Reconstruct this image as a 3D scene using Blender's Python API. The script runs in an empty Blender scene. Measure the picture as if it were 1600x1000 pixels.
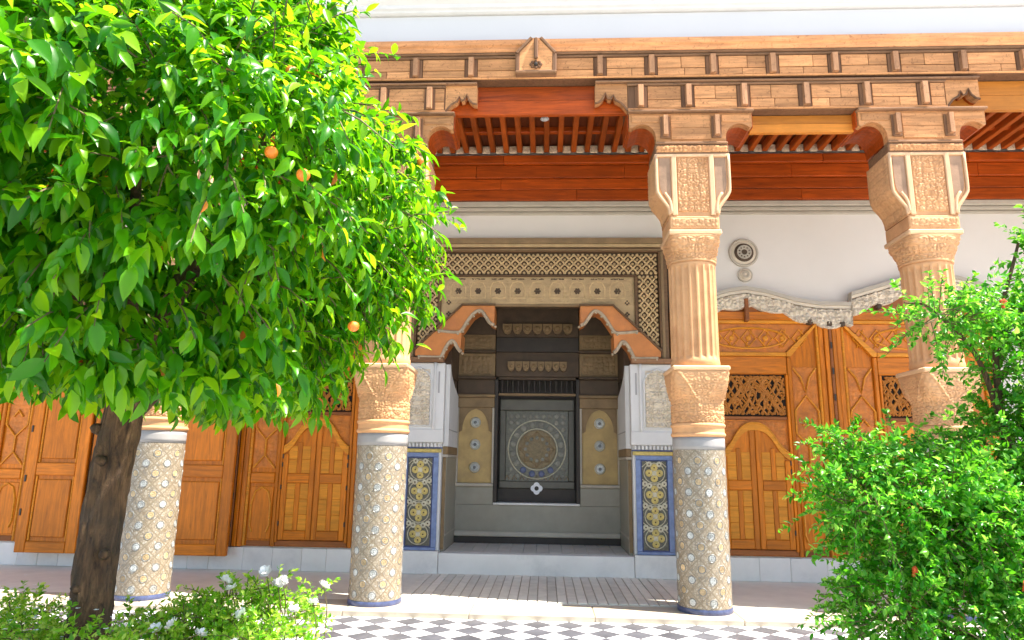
import bpy, bmesh, math, random
import numpy as np
from mathutils import Vector, Matrix
random.seed(7)
rng = np.random.default_rng(11)
SC = bpy.context.scene
COL = SC.collection
PI = math.pi

# ------------------------------------------------------------------ camera
def camera():
    yaw, pitch, roll, F = math.radians(2.838), math.radians(11.712), math.radians(.8215), 1081.
    f = Vector((-math.sin(yaw)*math.cos(pitch), math.cos(yaw)*math.cos(pitch), math.sin(pitch)))
    r = Vector((math.cos(yaw), math.sin(yaw), 0)); u = r.cross(f)
    r2 = math.cos(roll)*r + math.sin(roll)*u; u2 = -math.sin(roll)*r + math.cos(roll)*u
    cd = bpy.data.cameras.new('camera'); cam = bpy.data.objects.new('camera', cd); COL.objects.link(cam)
    cd.sensor_width = 36; cd.lens = F/1600*36; cd.clip_start = .05; cd.clip_end = 500
    m = Matrix((r2, u2, -f)).transposed().to_4x4(); m.translation = (0, 0, 1.3)
    cam.matrix_world = m
    SC.camera = cam
camera()

# ------------------------------------------------------------------ light
SUN_EL, SUN_AZ = 64, 74          # degrees; azimuth measured from the facade normal towards +X
td = Vector((math.cos(math.radians(SUN_EL))*math.sin(math.radians(SUN_AZ)),
             -math.cos(math.radians(SUN_EL))*math.cos(math.radians(SUN_AZ)), math.sin(math.radians(SUN_EL))))
sd = bpy.data.lights.new('sun', 'SUN'); sd.energy = 4.0; sd.angle = math.radians(.55); sd.color = (1, .915, .80)
so = bpy.data.objects.new('sun', sd); COL.objects.link(so); so.location = (5, -5, 12)
so.rotation_euler = td.to_track_quat('Z', 'Y').to_euler()
W = bpy.data.worlds.new('World'); SC.world = W; W.use_nodes = True
wt = W.node_tree; wt.nodes.clear()
sky = wt.nodes.new('ShaderNodeTexSky'); sky.sky_type = 'NISHITA'; sky.sun_disc = False
sky.sun_elevation = math.radians(SUN_EL); sky.sun_rotation = math.atan2(td.x, td.y)
sky.air_density = 1; sky.dust_density = 1.4; sky.ozone_density = 1
bg = wt.nodes.new('ShaderNodeBackground'); bg.inputs[1].default_value = .085
wo = wt.nodes.new('ShaderNodeOutputWorld'); wt.links.new(sky.outputs[0], bg.inputs[0]); wt.links.new(bg.outputs[0], wo.inputs[0])
SC.view_settings.view_transform = 'Standard'; SC.view_settings.look = 'None'
SC.view_settings.gamma = 1; SC.view_settings.use_curve_mapping = False
SC.view_settings.exposure = 2.0
SC.render.engine = 'CYCLES'
SC.cycles.max_bounces = 10; SC.cycles.diffuse_bounces = 6; SC.cycles.transmission_bounces = 6

# ------------------------------------------------------------------ materials
def nt(name):
    m = bpy.data.materials.new(name); m.use_nodes = True
    t = m.node_tree; b = t.nodes['Principled BSDF']
    return m, t, b
def N(t, k, **kw):
    n = t.nodes.new(k)
    for a, v in kw.items(): setattr(n, a, v)
    return n
def ramp(t, fac, stops):
    r = N(t, 'ShaderNodeValToRGB'); t.links.new(fac, r.inputs[0])
    e = r.color_ramp.elements
    while len(e) < len(stops): e.new(.5)
    for i, (p, c) in enumerate(stops): e[i].position = p; e[i].color = (*c, 1)
    return r.outputs[0]
def coords(t, scale=(1, 1, 1), rnd=True):
    tc = N(t, 'ShaderNodeTexCoord'); mp = N(t, 'ShaderNodeMapping'); mp.inputs['Scale'].default_value = scale
    t.links.new(tc.outputs['Object'], mp.inputs['Vector'])
    if rnd:
        oi = N(t, 'ShaderNodeObjectInfo'); mu = N(t, 'ShaderNodeMath', operation='MULTIPLY'); mu.inputs[1].default_value = 37.
        t.links.new(oi.outputs['Random'], mu.inputs[0])
        cb = N(t, 'ShaderNodeCombineXYZ')
        for k in range(3): t.links.new(mu.outputs[0], cb.inputs[k])
        t.links.new(cb.outputs[0], mp.inputs['Location'])
    return mp.outputs[0]
def noise(t, vec, scale, detail=4, rough=.55, dist=0):
    n = N(t, 'ShaderNodeTexNoise'); n.inputs['Scale'].default_value = scale; n.inputs['Detail'].default_value = detail
    n.inputs['Roughness'].default_value = rough; n.inputs['Distortion'].default_value = dist
    t.links.new(vec, n.inputs['Vector']); return n.outputs[0]
def bump(t, b, h, strength, dist=.01):
    n = N(t, 'ShaderNodeBump'); n.inputs['Strength'].default_value = strength; n.inputs['Distance'].default_value = dist
    t.links.new(h, n.inputs['Height']); t.links.new(n.outputs[0], b.inputs['Normal'])
def mixc(t, fac, a, b_, mode='MIX'):
    m = N(t, 'ShaderNodeMix', data_type='RGBA', blend_type=mode)
    for sock, v in ((m.inputs[0], fac), (m.inputs[6], a), (m.inputs[7], b_)):
        if hasattr(v, 'is_output'): t.links.new(v, sock)
        elif isinstance(v, tuple): sock.default_value = (*v, 1)
        else: sock.default_value = v
    return m.outputs[2]
def sc(c, k): return tuple(min(1, x*k) for x in c)

def solid(name, c, var=.12, ns=6., rough=.7, bs=.15, fine=60., stain=None, rnd=True, pv=.04):
    m, t, b = nt(name); v = coords(t, rnd=rnd)
    n1 = noise(t, v, ns, 6, .6)
    col = ramp(t, n1, [(.3, sc(c, 1-var)), (.7, sc(c, 1+var))])
    if stain:
        n3 = noise(t, v, ns*.45, 8, .7)
        f = ramp(t, n3, [(.52, (0, 0, 0)), (.72, (1, 1, 1))])
        col = mixc(t, f, col, stain)
    if pv:
        oi = N(t, 'ShaderNodeObjectInfo'); hv = N(t, 'ShaderNodeHueSaturation'); t.links.new(col, hv.inputs['Color'])
        mr = N(t, 'ShaderNodeMapRange'); mr.inputs[3].default_value = 1-pv; mr.inputs[4].default_value = 1+pv
        t.links.new(oi.outputs['Random'], mr.inputs[0]); t.links.new(mr.outputs[0], hv.inputs['Value']); col = hv.outputs[0]
    t.links.new(col, b.inputs['Base Color']); b.inputs['Roughness'].default_value = rough
    n2 = noise(t, v, fine, 5, .6); bump(t, b, n2, bs, .006)
    return m
def wood(name, c, axis='x', var=.35, rough=.55, bs=.3, spec=.3, speck=None, rv=(.74, 1.18)):
    m, t, b = nt(name)
    s = {'x': (1.2, 14, 14), 'z': (14, 14, 1.2), 'y': (14, 1.2, 14)}[axis]
    v = coords(t, s); g = noise(t, v, 2.2, 7, .62, .6)
    col = ramp(t, g, [(.25, sc(c, 1-var)), (.5, c), (.78, sc(c, 1+var))])
    v2 = coords(t, (1, 1, 1)); n2 = noise(t, v2, 2.3, 6, .65)
    f = ramp(t, n2, [(.45, (0, 0, 0)), (.8, (.65, .65, .65))])
    col = mixc(t, f, col, sc(c, .55))
    if speck:
        n5 = noise(t, coords(t, (1, 1, 1)), 26, 6, .7, 1.2); f5 = ramp(t, n5, [(.56, (0, 0, 0)), (.68, (.85, .85, .85))]); col = mixc(t, f5, col, speck)
    oi = N(t, 'ShaderNodeObjectInfo'); hv = N(t, 'ShaderNodeHueSaturation'); t.links.new(col, hv.inputs['Color'])
    mr = N(t, 'ShaderNodeMapRange'); mr.inputs[3].default_value = rv[0]; mr.inputs[4].default_value = rv[1]
    t.links.new(oi.outputs['Random'], mr.inputs[0]); t.links.new(mr.outputs[0], hv.inputs['Value'])
    t.links.new(hv.outputs[0], b.inputs['Base Color'])
    b.inputs['Roughness'].default_value = rough; b.inputs['Specular IOR Level'].default_value = spec
    bump(t, b, g, bs, .004)
    return m
M = {}
M['plaster'] = solid('white_plaster', (.58, .58, .58), .025, .8, .85, .06, 40)
M['plaster_in'] = solid('cream_plaster', (.70, .66, .60), .03, 1.2, .85, .06, 40)
M['marble'] = solid('white_marble', (.76, .735, .69), .06, 3, .35, .03, 30, stain=(.6, .58, .55))
M['kerbstone'] = solid('cream_kerb_stone', (.44, .38, .30), .08, 5, .6, .12, 40, stain=(.36, .30, .23))
M['floor_beige'] = solid('beige_floor_brick', (.71, .69, .60), .08, 4, .6, .15, 40)
M['strip'] = solid('floor_strip_brick', (.70, .67, .58), .12, 7, .6, .2, 50, pv=.12)
M['grout'] = solid('dark_grout', (.44, .38, .31), .2, 20, .9, .2)
M['tile_white'] = solid('white_floor_tile', (.78, .78, .80), .05, 4, .4, .03)
M['tile_grey'] = solid('grey_floor_tile', (.085, .088, .105), .25, 6, .4, .05, pv=.15)
M['soil'] = solid('brown_soil', (.10, .07, .045), .4, 12, .95, .8, 30)
M['ground'] = solid('pale_ground', (.62, .60, .57), .08, .5, .9, .1)
M['stone'] = solid('peach_stone', (.62, .335, .155), .16, 3.5, .75, .25, 70, stain=(.48, .22, .085))
M['stone_pale'] = solid('pale_peach_stone', (.68, .43, .24), .12, 4, .75, .2, 70)
M['stone_brown'] = solid('brown_recess_stone', (.34, .21, .13), .2, 8, .85, .3, 80)
M['greyband'] = solid('grey_stone_band', (.33, .32, .315), .08, 6, .6, .1)
M['navy'] = solid('navy_glazed_tile', (.07, .09, .19), .3, 18, .3, .15)
M['rose_white'] = solid('white_glazed_rosette', (.43, .45, .44), .35, 26, .3, .2, 90, pv=.25)
M['rose_ochre'] = solid('ochre_glazed_rosette', (.46, .34, .19), .35, 26, .3, .2, 90, pv=.25)
M['rose_core'] = solid('grey_rosette_core', (.16, .17, .17), .2, 14, .3, .1)
M['wood_tan_x'] = wood('weathered_tan_cedar', (.60, .285, .115), 'x', .42, .75, bs=.9, speck=(.20, .085, .035))
M['wood_tan_z'] = wood('weathered_tan_cedar_upright', (.44, .225, .11), 'z', .36, .75, bs=.6, speck=(.16, .085, .04))
M['wood_ledge'] = wood('weathered_grey_brown_ledge', (.27, .145, .075), 'x', .4, .8, bs=.6, speck=(.12, .06, .035))
M['wood_cornice'] = wood('warm_cornice_cedar', (.58, .27, .115), 'x', .35, .65, bs=.5, speck=(.22, .09, .035))
M['wood_plate'] = wood('dark_bracket_plate_cedar', (.20, .10, .05), 'z', .35, .75, bs=.5)
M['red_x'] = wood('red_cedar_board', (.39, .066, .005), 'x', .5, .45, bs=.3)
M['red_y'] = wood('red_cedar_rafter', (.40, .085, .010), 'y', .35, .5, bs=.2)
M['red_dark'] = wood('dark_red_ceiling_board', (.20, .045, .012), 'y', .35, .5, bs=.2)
M['orange_board'] = wood('orange_cedar_board', (.55, .20, .025), 'x', .2, .5, bs=.2)
M['door_x'] = wood('orange_cedar_door_rail', (.60, .175, .006), 'x', .42, .38, bs=.15, rv=(.80, 1.12))
M['door_z'] = wood('orange_cedar_door_stile', (.60, .175, .006), 'z', .42, .38, bs=.15, rv=(.80, 1.12))
M['door_pale'] = wood('pale_cedar_slat', (.68, .26, .018), 'x', .32, .45, bs=.15, rv=(.92, 1.06))
M['door_carved'] = solid('carved_cedar_panel', (.52, .155, .008), .3, 9, .45, .3, 90)
M['door_red'] = wood('brown_red_spandrel_cedar', (.30, .10, .025), 'x', .3, .5, bs=.2)
M['iron'] = solid('dark_iron', (.03, .025, .02), .2, 30, .5, .2)
M['dark'] = solid('painted_dark_interior', (.02, .014, .010), .2, 8, .9, .1)  # interior shade painted as a near-black colour
M['painted_metope'] = solid('painted_white_metope', (.70, .55, .38), .3, 40, .6, .2, 90, stain=(.35, .14, .05))
M['moulding_grey'] = solid('greenish_grey_moulding', (.46, .41, .33), .1, 5, .7, .15)
M['muted_gold'] = solid('muted_gold_disc', (.21, .155, .075), .3, 30, .5, .3, 90)
M['muted_star'] = solid('muted_grey_star', (.20, .19, .15), .3, 30, .4, .2, 90, pv=.25)
M['frame_dark'] = solid('dark_olive_frame', (.105, .098, .075), .15, 7, .5, .15, 60)
M['portal_tan'] = solid('tan_carved_panel', (.46, .32, .16), .15, 7, .7, .3, 80)
M['portal_lattice'] = solid('pale_gold_lattice', (.55, .385, .19), .2, 12, .6, .2, 90)
M['portal_dark'] = wood('dark_brown_frame', (.15, .085, .04), 'x', .35, .5, bs=.3)
M['portal_back'] = solid('dark_lattice_ground', (.09, .055, .03), .2, 8, .8, .2)
M['arch_orange'] = solid('orange_painted_arch', (.55, .20, .05), .15, 6, .55, .25, 60, stain=(.42, .15, .05))
M['arch_trim'] = solid('cream_scalloped_trim', (.42, .33, .22), .25, 10, .7, .3)
M['stucco_grey'] = solid('white_grey_stucco', (.64, .63, .61), .05, 5, .8, .15, 60)
M['stucco_cream'] = solid('cream_stucco', (.66, .57, .44), .12, 6, .8, .2, 60)
M['blue'] = solid('blue_glazed_border', (.17, .23, .40), .2, 14, .3, .1)
M['navy_line'] = solid('navy_border_line', (.04, .06, .16), .2, 14, .3, .1)
M['teal'] = solid('grey_teal_mosaic', (.115, .112, .085), .4, 40, .35, .2, 90)
M['strap'] = solid('pale_strapwork', (.50, .46, .33), .2, 30, .4, .1)
M['ochre_tile'] = solid('ochre_mosaic', (.52, .40, .12), .25, 25, .35, .15)
M['grey_dado'] = solid('grey_tile_dado', (.30, .275, .215), .08, 5, .45, .08, 60)
M['alc_ochre'] = solid('ochre_panel_plaster', (.46, .32, .13), .18, 5, .7, .2, 50, stain=(.36, .25, .12))
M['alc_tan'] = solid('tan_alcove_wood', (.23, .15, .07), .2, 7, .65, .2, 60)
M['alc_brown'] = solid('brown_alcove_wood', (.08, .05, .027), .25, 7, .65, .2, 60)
M['alc_black'] = solid('near_black_wood', (.035, .026, .02), .25, 7, .6, .2, 60)  # near-black base for the darkest alcove pieces
M['alc_floor'] = solid('alcove_floor_stone', (.60, .56, .50), .12, 5, .4, .08, 50)
def bark(name):
    m, t, b = nt(name)
    v = coords(t, (1, 1, .22)); n1 = noise(t, v, 26, 7, .65, .8); v2 = coords(t, (1, 1, 1)); n2 = noise(t, v2, 5, 5, .6); n3 = noise(t, v2, 60, 4, .6)
    col = ramp(t, n1, [(.32, (.018, .011, .007)), (.5, (.10, .056, .026)), (.72, (.21, .12, .058))])
    f = ramp(t, n2, [(.45, (0, 0, 0)), (.7, (.8, .8, .8))]); col = mixc(t, f, col, (.05, .038, .026))
    t.links.new(col, b.inputs['Base Color']); b.inputs['Roughness'].default_value = .95
    ad = N(t, 'ShaderNodeMath', operation='MULTIPLY_ADD'); ad.inputs[1].default_value = .3; t.links.new(n3, ad.inputs[0]); t.links.new(n1, ad.inputs[2])
    bump(t, b, ad.outputs[0], 1.0, .03)
    return m
M['bark'] = bark('brown_bark')
M['twig'] = solid('olive_twig', (.12, .10, .04), .3, 9, .8, .3)
M['orange_fruit'] = solid('orange_peel', (.75, .20, .015), .12, 9, .45, .4, 160)
M['petal'] = solid('white_petal', (.82, .82, .80), .03, 9, .6, .1)
M['red_flower'] = solid('red_orange_petal', (.60, .08, .015), .2, 20, .6, .1)

def zellij(name):
    # flush glazed mosaic: beige ground, diagonal strapwork, fine chips (u across, v up, metres)
    m, t, b = nt(name); uv = N(t, 'ShaderNodeUVMap')
    sp = N(t, 'ShaderNodeSeparateXYZ'); t.links.new(uv.outputs[0], sp.inputs[0])
    def mth(op, a, c=None):
        n = N(t, 'ShaderNodeMath', operation=op)
        for i, v in enumerate((a, c)):
            if v is None: continue
            if hasattr(v, 'is_output'): t.links.new(v, n.inputs[i])
            else: n.inputs[i].default_value = v
        return n.outputs[0]
    px, pz = .1924, .1924
    u = mth('DIVIDE', sp.outputs[0], px); v = mth('DIVIDE', sp.outputs[1], pz)
    lines = None
    for op in ('ADD', 'SUBTRACT'):
        a = mth(op, u, v); a = mth('ADD', a, 40.5); fr = mth('FRACT', a); d = mth('ABSOLUTE', mth('SUBTRACT', fr, .5))
        l = mth('LESS_THAN', d, .045); lines = l if lines is None else mth('MAXIMUM', lines, l)
    vo = N(t, 'ShaderNodeTexVoronoi'); vo.inputs['Scale'].default_value = 42; t.links.new(uv.outputs[0], vo.inputs['Vector'])
    chips = ramp(t, vo.outputs['Color'], [(0, (.17, .165, .15)), (.3, (.31, .26, .19)), (.6, (.36, .31, .235)), (1, (.45, .43, .38))])
    col = mixc(t, lines, chips, (.24, .20, .14))
    ve = N(t, 'ShaderNodeTexVoronoi', feature='DISTANCE_TO_EDGE'); ve.inputs['Scale'].default_value = 42; t.links.new(uv.outputs[0], ve.inputs['Vector'])
    e = ramp(t, ve.outputs['Distance'], [(.02, (0, 0, 0)), (.09, (1, 1, 1))])
    col = mixc(t, e, (.22, .17, .11), col)
    t.links.new(col, b.inputs['Base Color']); b.inputs['Roughness'].default_value = .38
    bump(t, b, e, .25, .003)
    return m
M['zellij'] = zellij('beige_mosaic_shaft')

def leafmat(name, dark, mid, light, trans=.5, rough=.32, single=False):
    m, t, b = nt(name)
    g = N(t, 'ShaderNodeObjectInfo').outputs['Random'] if single else N(t, 'ShaderNodeNewGeometry').outputs['Random Per Island']
    col = ramp(t, g, [(0, dark), (.55, mid), (1, light)])
    t.links.new(col, b.inputs['Base Color']); b.inputs['Roughness'].default_value = rough
    b.inputs['Specular IOR Level'].default_value = .45
    tr = N(t, 'ShaderNodeBsdfTranslucent')
    hs = N(t, 'ShaderNodeHueSaturation'); hs.inputs['Value'].default_value = 1.9; hs.inputs['Hue'].default_value = .472; t.links.new(col, hs.inputs['Color'])
    t.links.new(hs.outputs[0], tr.inputs['Color'])
    mx = N(t, 'ShaderNodeMixShader'); mx.inputs[0].default_value = trans
    t.links.new(b.outputs[0], mx.inputs[1]); t.links.new(tr.outputs[0], mx.inputs[2])
    t.links.new(mx.outputs[0], t.nodes['Material Output'].inputs['Surface'])
    return m
M['leaf'] = leafmat('orange_tree_leaf', (.008, .12, .001), (.055, .29, .003), (.22, .46, .008), .54)
M['leaf_single'] = leafmat('orange_tree_large_leaf', (.008, .12, .001), (.055, .29, .003), (.22, .46, .008), .54, single=True)
M['leaf_shrub'] = leafmat('shrub_leaf', (.010, .16, .003), (.045, .31, .010), (.20, .48, .06), .52)
M['leaf_rose'] = leafmat('rose_leaf', (.06, .28, .010), (.20, .46, .02), (.42, .58, .12), .5)
M['leaf_rust'] = leafmat('rust_leaf', (.40, .10, .012), (.50, .16, .02), (.55, .26, .03), .3)

# ------------------------------------------------------------------ mesh helpers
class MB:
    def __init__(s): s.v = []; s.f = []
    def add(s, v, f):
        o = len(s.v); s.v += [tuple(p) for p in v]; s.f += [tuple(i+o for i in q) for q in f]; return s
    def box(s, x0, x1, y0, y1, z0, z1, b=.004):
        b = min(b, .45*min(abs(x1-x0), abs(y1-y0), abs(z1-z0)))
        P = [(x0, x1), (y0, y1), (z0, z1)]
        v = []; idx = {}
        for i in (0, 1):
            for j in (0, 1):
                for k in (0, 1):
                    c = [P[0][i], P[1][j], P[2][k]]; sg = [1-2*i, 1-2*j, 1-2*k]
                    for a in range(3):
                        q = [c[d]+(0 if d == a else sg[d]*b) for d in range(3)]
                        idx[(i, j, k, a)] = len(v); v.append(q)
        f = []
        for a in range(3):
            o = [d for d in range(3) if d != a]
            for s_ in (0, 1):
                q = []
                for (m, n) in ((0, 0), (1, 0), (1, 1), (0, 1)):
                    c = [0, 0, 0]; c[a] = s_; c[o[0]] = m; c[o[1]] = n; q.append(idx[(*c, a)])
                f.append(q)
            for m in (0, 1):
                for n in (0, 1):
                    c0 = [0, 0, 0]; c0[o[0]] = m; c0[o[1]] = n; c1 = list(c0); c1[a] = 1
                    f.append([idx[(*c0, o[0])], idx[(*c1, o[0])], idx[(*c1, o[1])], idx[(*c0, o[1])]])
        for i in (0, 1):
            for j in (0, 1):
                for k in (0, 1): f.append([idx[(i, j, k, a)] for a in range(3)])
        return s.add(v, f)
    def prism(s, pts, y0, y1, axis='y'):
        n = len(pts)
        if axis == 'y': v = [(p[0], y0, p[1]) for p in pts]+[(p[0], y1, p[1]) for p in pts]
        elif axis == 'x': v = [(y0, p[0], p[1]) for p in pts]+[(y1, p[0], p[1]) for p in pts]
        else: v = [(p[0], p[1], y0) for p in pts]+[(p[0], p[1], y1) for p in pts]
        f = [tuple(range(n)), tuple(range(2*n-1, n-1, -1))]+[(i, (i+1) % n, n+(i+1) % n, n+i) for i in range(n)]
        return s.add(v, f)
    def tube(s, pts, r, n=6, closed=False):
        pts = [Vector(p) for p in pts]; m = len(pts); v = []; f = []
        rr = [float(q) for q in r] if hasattr(r, "__len__") else [float(r)]*m
        for i, p in enumerate(pts):
            a = pts[(i+1) % m] if (closed or i < m-1) else p; c = pts[i-1] if (closed or i > 0) else p
            d = (a-c).normalized(); ref = Vector((0, 1, 0)) if abs(d.y) < .9 else Vector((0, 0, 1))
            e1 = d.cross(ref).normalized(); e2 = d.cross(e1)
            for k in range(n):
                t = 2*PI*k/n; v.append(p+rr[i]*(math.cos(t)*e1+math.sin(t)*e2))
        for i in range(m if closed else m-1):
            j = (i+1) % m
            for k in range(n): f.append((i*n+k, i*n+(k+1) % n, j*n+(k+1) % n, j*n+k))
        if not closed: f += [tuple(range(n))[::-1], tuple(range((m-1)*n, m*n))]
        return s.add(v, f)
    def dome(s, c, r, h, n=10, ax='y', ry=None):
        # low faceted dome facing -Y
        x, y, z = c; v = []; f = []
        for (k, hh) in ((1, 0), (.93, .55), (.55, .95)):
            for i in range(n):
                t = 2*PI*i/n; v.append((x+r*k*math.cos(t), y-h*hh, z+(ry or r)*k*math.sin(t)))
        v.append((x, y-h, z))
        for a in (0, 1):
            for i in range(n): f.append((a*n+i, a*n+(i+1) % n, (a+1)*n+(i+1) % n, (a+1)*n+i))
        for i in range(n): f.append((2*n+i, 2*n+(i+1) % n, 3*n))
        f.append(tuple(range(n))[::-1])
        return s.add(v, f)
    def grid(s, fn, nu, nv, wrap=False):
        u = np.linspace(0, 1, nu+1); v = np.linspace(0, 1, nv+1)
        if wrap: u = u[:-1]
        U, V = np.meshgrid(u, v); X, Y, Z = fn(U, V); n = U.shape[1]
        vs = np.stack([X, Y, Z], -1).reshape(-1, 3).tolist(); f = []
        for j in range(nv):
            for i in range(nu):
                i2 = (i+1) % n if wrap else i+1
                f.append((j*n+i, j*n+i2, (j+1)*n+i2, (j+1)*n+i))
        return s.add(vs, f)
    def mesh(s, name, mat, smooth=False, recalc=True, uv=None):
        me = bpy.data.meshes.new(name); me.from_pydata(s.v, [], s.f)
        if recalc:
            bm = bmesh.new(); bm.from_mesh(me); bmesh.ops.recalc_face_normals(bm, faces=bm.faces); bm.to_mesh(me); bm.free()
        if smooth: me.polygons.foreach_set('use_smooth', [True]*len(me.polygons))
        if uv is not None:
            l = me.uv_layers.new(name='UVMap'); d = np.zeros((len(me.loops), 2), np.float32)
            for lp in me.loops: d[lp.index] = uv[lp.vertex_index]
            l.data.foreach_set('uv', d.ravel())
        me.materials.append(M[mat]); me.update()
        return me
def link(name, me, parent=None, loc=None, rot=None, kind=None):
    o = bpy.data.objects.new(name, me); COL.objects.link(o)
    if parent: o.parent = parent
    if loc is not None: o.location = loc
    if rot is not None: o.rotation_euler = rot
    if kind: o['kind'] = kind
    return o
def part(name, mb, mat, parent, smooth=False, kind=None, loc=None, recalc=True):
    # vertices are given in world space; stored relative to the thing's base
    if parent and loc is None:
        b = parent; off = Vector((0, 0, 0))
        while b: off += b.location; b = b.parent
        mb.v = [(p[0]-off.x, p[1]-off.y, p[2]-off.z) for p in mb.v]
    return link(name, mb.mesh(name, mat, smooth, recalc), parent, loc, None, kind)
def thing(name, label, cat, loc=(0, 0, 0), group=None):
    o = bpy.data.objects.new(name, None); COL.objects.link(o); o.location = loc; o.empty_display_size = .1
    o['label'] = label; o['category'] = cat; o['kind'] = 'thing'
    if group: o['group'] = group
    return o
def copy_tree(o, parent=None):
    c = o.copy(); COL.objects.link(c)
    if parent: c.parent = parent
    for ch in list(o.children): copy_tree(ch, c)
    return c
def B(*a, **k): return MB().box(*a, **k)

# carving heights ---------------------------------------------------
def carve(U, V, cell, seed=0, sym=True, lobes=5):
    """leafy arabesque relief, 0..1; U,V in metres"""
    r = np.random.default_rng(seed)
    A = np.abs(U) if sym else U
    gx = np.floor(A/cell).astype(int); gz = np.floor(V/cell).astype(int)
    J = r.random((64, 64, 3))
    F1 = np.full(A.shape, 9.); F2 = np.full(A.shape, 9.); DX = np.zeros(A.shape); DZ = np.zeros(A.shape); PH = np.zeros(A.shape)
    for i in (-1, 0, 1):
        for j in (-1, 0, 1):
            a = gx+i; b = gz+j; q = J[a % 64, b % 64]
            cx = (a+.2+.6*q[..., 0])*cell; cz = (b+.2+.6*q[..., 1])*cell
            dx = A-cx; dz = V-cz; d = np.hypot(dx, dz)/cell
            n = d < F1
            F2 = np.where(n, F1, np.minimum(F2, d)); DX = np.where(n, dx, DX); DZ = np.where(n, dz, DZ); PH = np.where(n, q[..., 2]*6.28, PH); F1 = np.where(n, d, F1)
    ang = np.arctan2(DZ, DX)
    edge = np.clip((F2-F1-.05)*5.5, 0, 1); edge = edge*edge*(3-2*edge)
    pet = .70+.30*np.cos(lobes*ang+PH)
    h = edge*np.clip(1.2-F1*.9, .3, 1)*pet
    h = h-.45*np.exp(-(F1/.12)**2)-.22*np.exp(-((np.sin(ang+PH)*F1)/.035)**2)*(F1 > .15)
    return np.clip(h, 0, 1)
def relief(x0, x1, z0, z1, y, depth, cell, seed=0, res=.008, sym=True, hf=None, lobes=5):
    """carved panel facing -Y"""
    nu = max(6, int((x1-x0)/res)); nv = max(6, int((z1-z0)/res)); xm = (x0+x1)/2
    def fn(U, V):
        X = x0+U*(x1-x0); Z = z0+V*(z1-z0)
        h = hf(X, Z) if hf else carve(X-xm, Z-z0+.013, cell, seed, sym, lobes)
        e = (U > 0) & (U < 1) & (V > 0) & (V < 1)
        return X, np.where(e, y-depth*h, y+.004), Z
    return MB().grid(fn, nu, nv)
def spline(pts, n=8):
    P = [Vector(p) for p in pts]; P = [2*P[0]-P[1]]+P+[2*P[-1]-P[-2]]; o = []
    for i in range(1, len(P)-2):
        for k in range(n):
            t = k/n; a, b, c, d = P[i-1:i+3]
            o.append(.5*((2*b)+(-a+c)*t+(2*a-5*b+4*c-d)*t*t+(-a+3*b-3*c+d)*t**3))
    o.append(P[-2]); return o

# ================================================================== SETTING
YF, YB = 6.62, 8.65             # front plane of the colonnade, plane of the back wall
XL, XR = -9.6, 8.2
g = link('ground', B(-70, 70, -70, 70, -.40, -.09, b=.001).mesh('ground', 'ground'), kind='structure')
base = link('courtyard_floor', B(-9.6, 8.2, -9, 6.478, -.088, -.058).mesh('courtyard_floor', 'grout'), kind='structure')
D = .275
def tile_mesh(mat):
    h = D/2-.0035; m = MB()
    m.prism([(h, 0), (0, h), (-h, 0), (0, -h)], -.058, -.050, 'z')
    return m.mesh('tile', mat)
tmg, tmw = tile_mesh('tile_grey'), tile_mesh('tile_white')
rest_w, rest_g = MB(), MB()
def tiles():
    global rest_w, rest_g
    yy0 = 6.34
    for j in range(0, 46):
        for (dx, dy, tm) in ((0, 0, tmg), (D/2, -D/2, tmw)):
            for i in range(-33, 31):
                x = -.06+i*D+dx; y = yy0-j*D+dy
                if x < -9.4 or x > 8 or y < -5.8: continue
                if j < 5 and -2.5 < x < 3.6: link('tile', tm, base, (x, y, 0))
                else:
                    h = D/2-.0035; mm = rest_g if tm is tmg else rest_w
                    mm.add([(x+h, y, -.050), (x, y+h, -.050), (x-h, y, -.050), (x, y-h, -.050)], [(0, 1, 2, 3)])
    link('tile_field', rest_w.mesh('tile_field', 'tile_white'), base, kind='stuff')
    link('tile_field', rest_g.mesh('tile_field', 'tile_grey'), base, kind='stuff')
    # half tiles against the kerb
    hm = MB(); h = D/2-.0035
    for i in range(-33, 31):
        x = -.06+i*D+D/2
        if XL < x < XR: hm.prism([(x+h, 6.4775), (x-h, 6.4775), (x, 6.4775-h)], -.058, -.050, 'z')
    link('edge_tile', hm.mesh('edge_tile', 'tile_white'), base, kind='stuff')
tiles()
af = link('arcade_floor', B(XL, XR, 6.98, YB+.05, -.09, -.002).mesh('arcade_floor', 'floor_beige'), kind='structure')
def arcade_floor():
    x = XL
    while x < XR:
        w = random.uniform(.85, 1.3); x1 = min(x+w, XR)
        link('kerb_stone', B(x+.0015, x1-.0015, 6.48, 6.978, -.09, random.uniform(-.001, .001), b=.008).mesh('kerb_stone', 'kerbstone'), af)
        x = x1
    link('grout_bed', B(-1.42, 1.36, 7.0, 8.58, -.004, .0015, b=.0005).mesh('grout_bed', 'grout'), af)
    me = B(-.0435, .0435, 7.0, 8.585, .0, .011, b=.003).mesh('floor_strip', 'strip')
    for i in range(29): link('floor_strip', me, af, (-1.37+i*.0964, 0, random.uniform(-.0015, .0015)))
arcade_floor()

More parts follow.
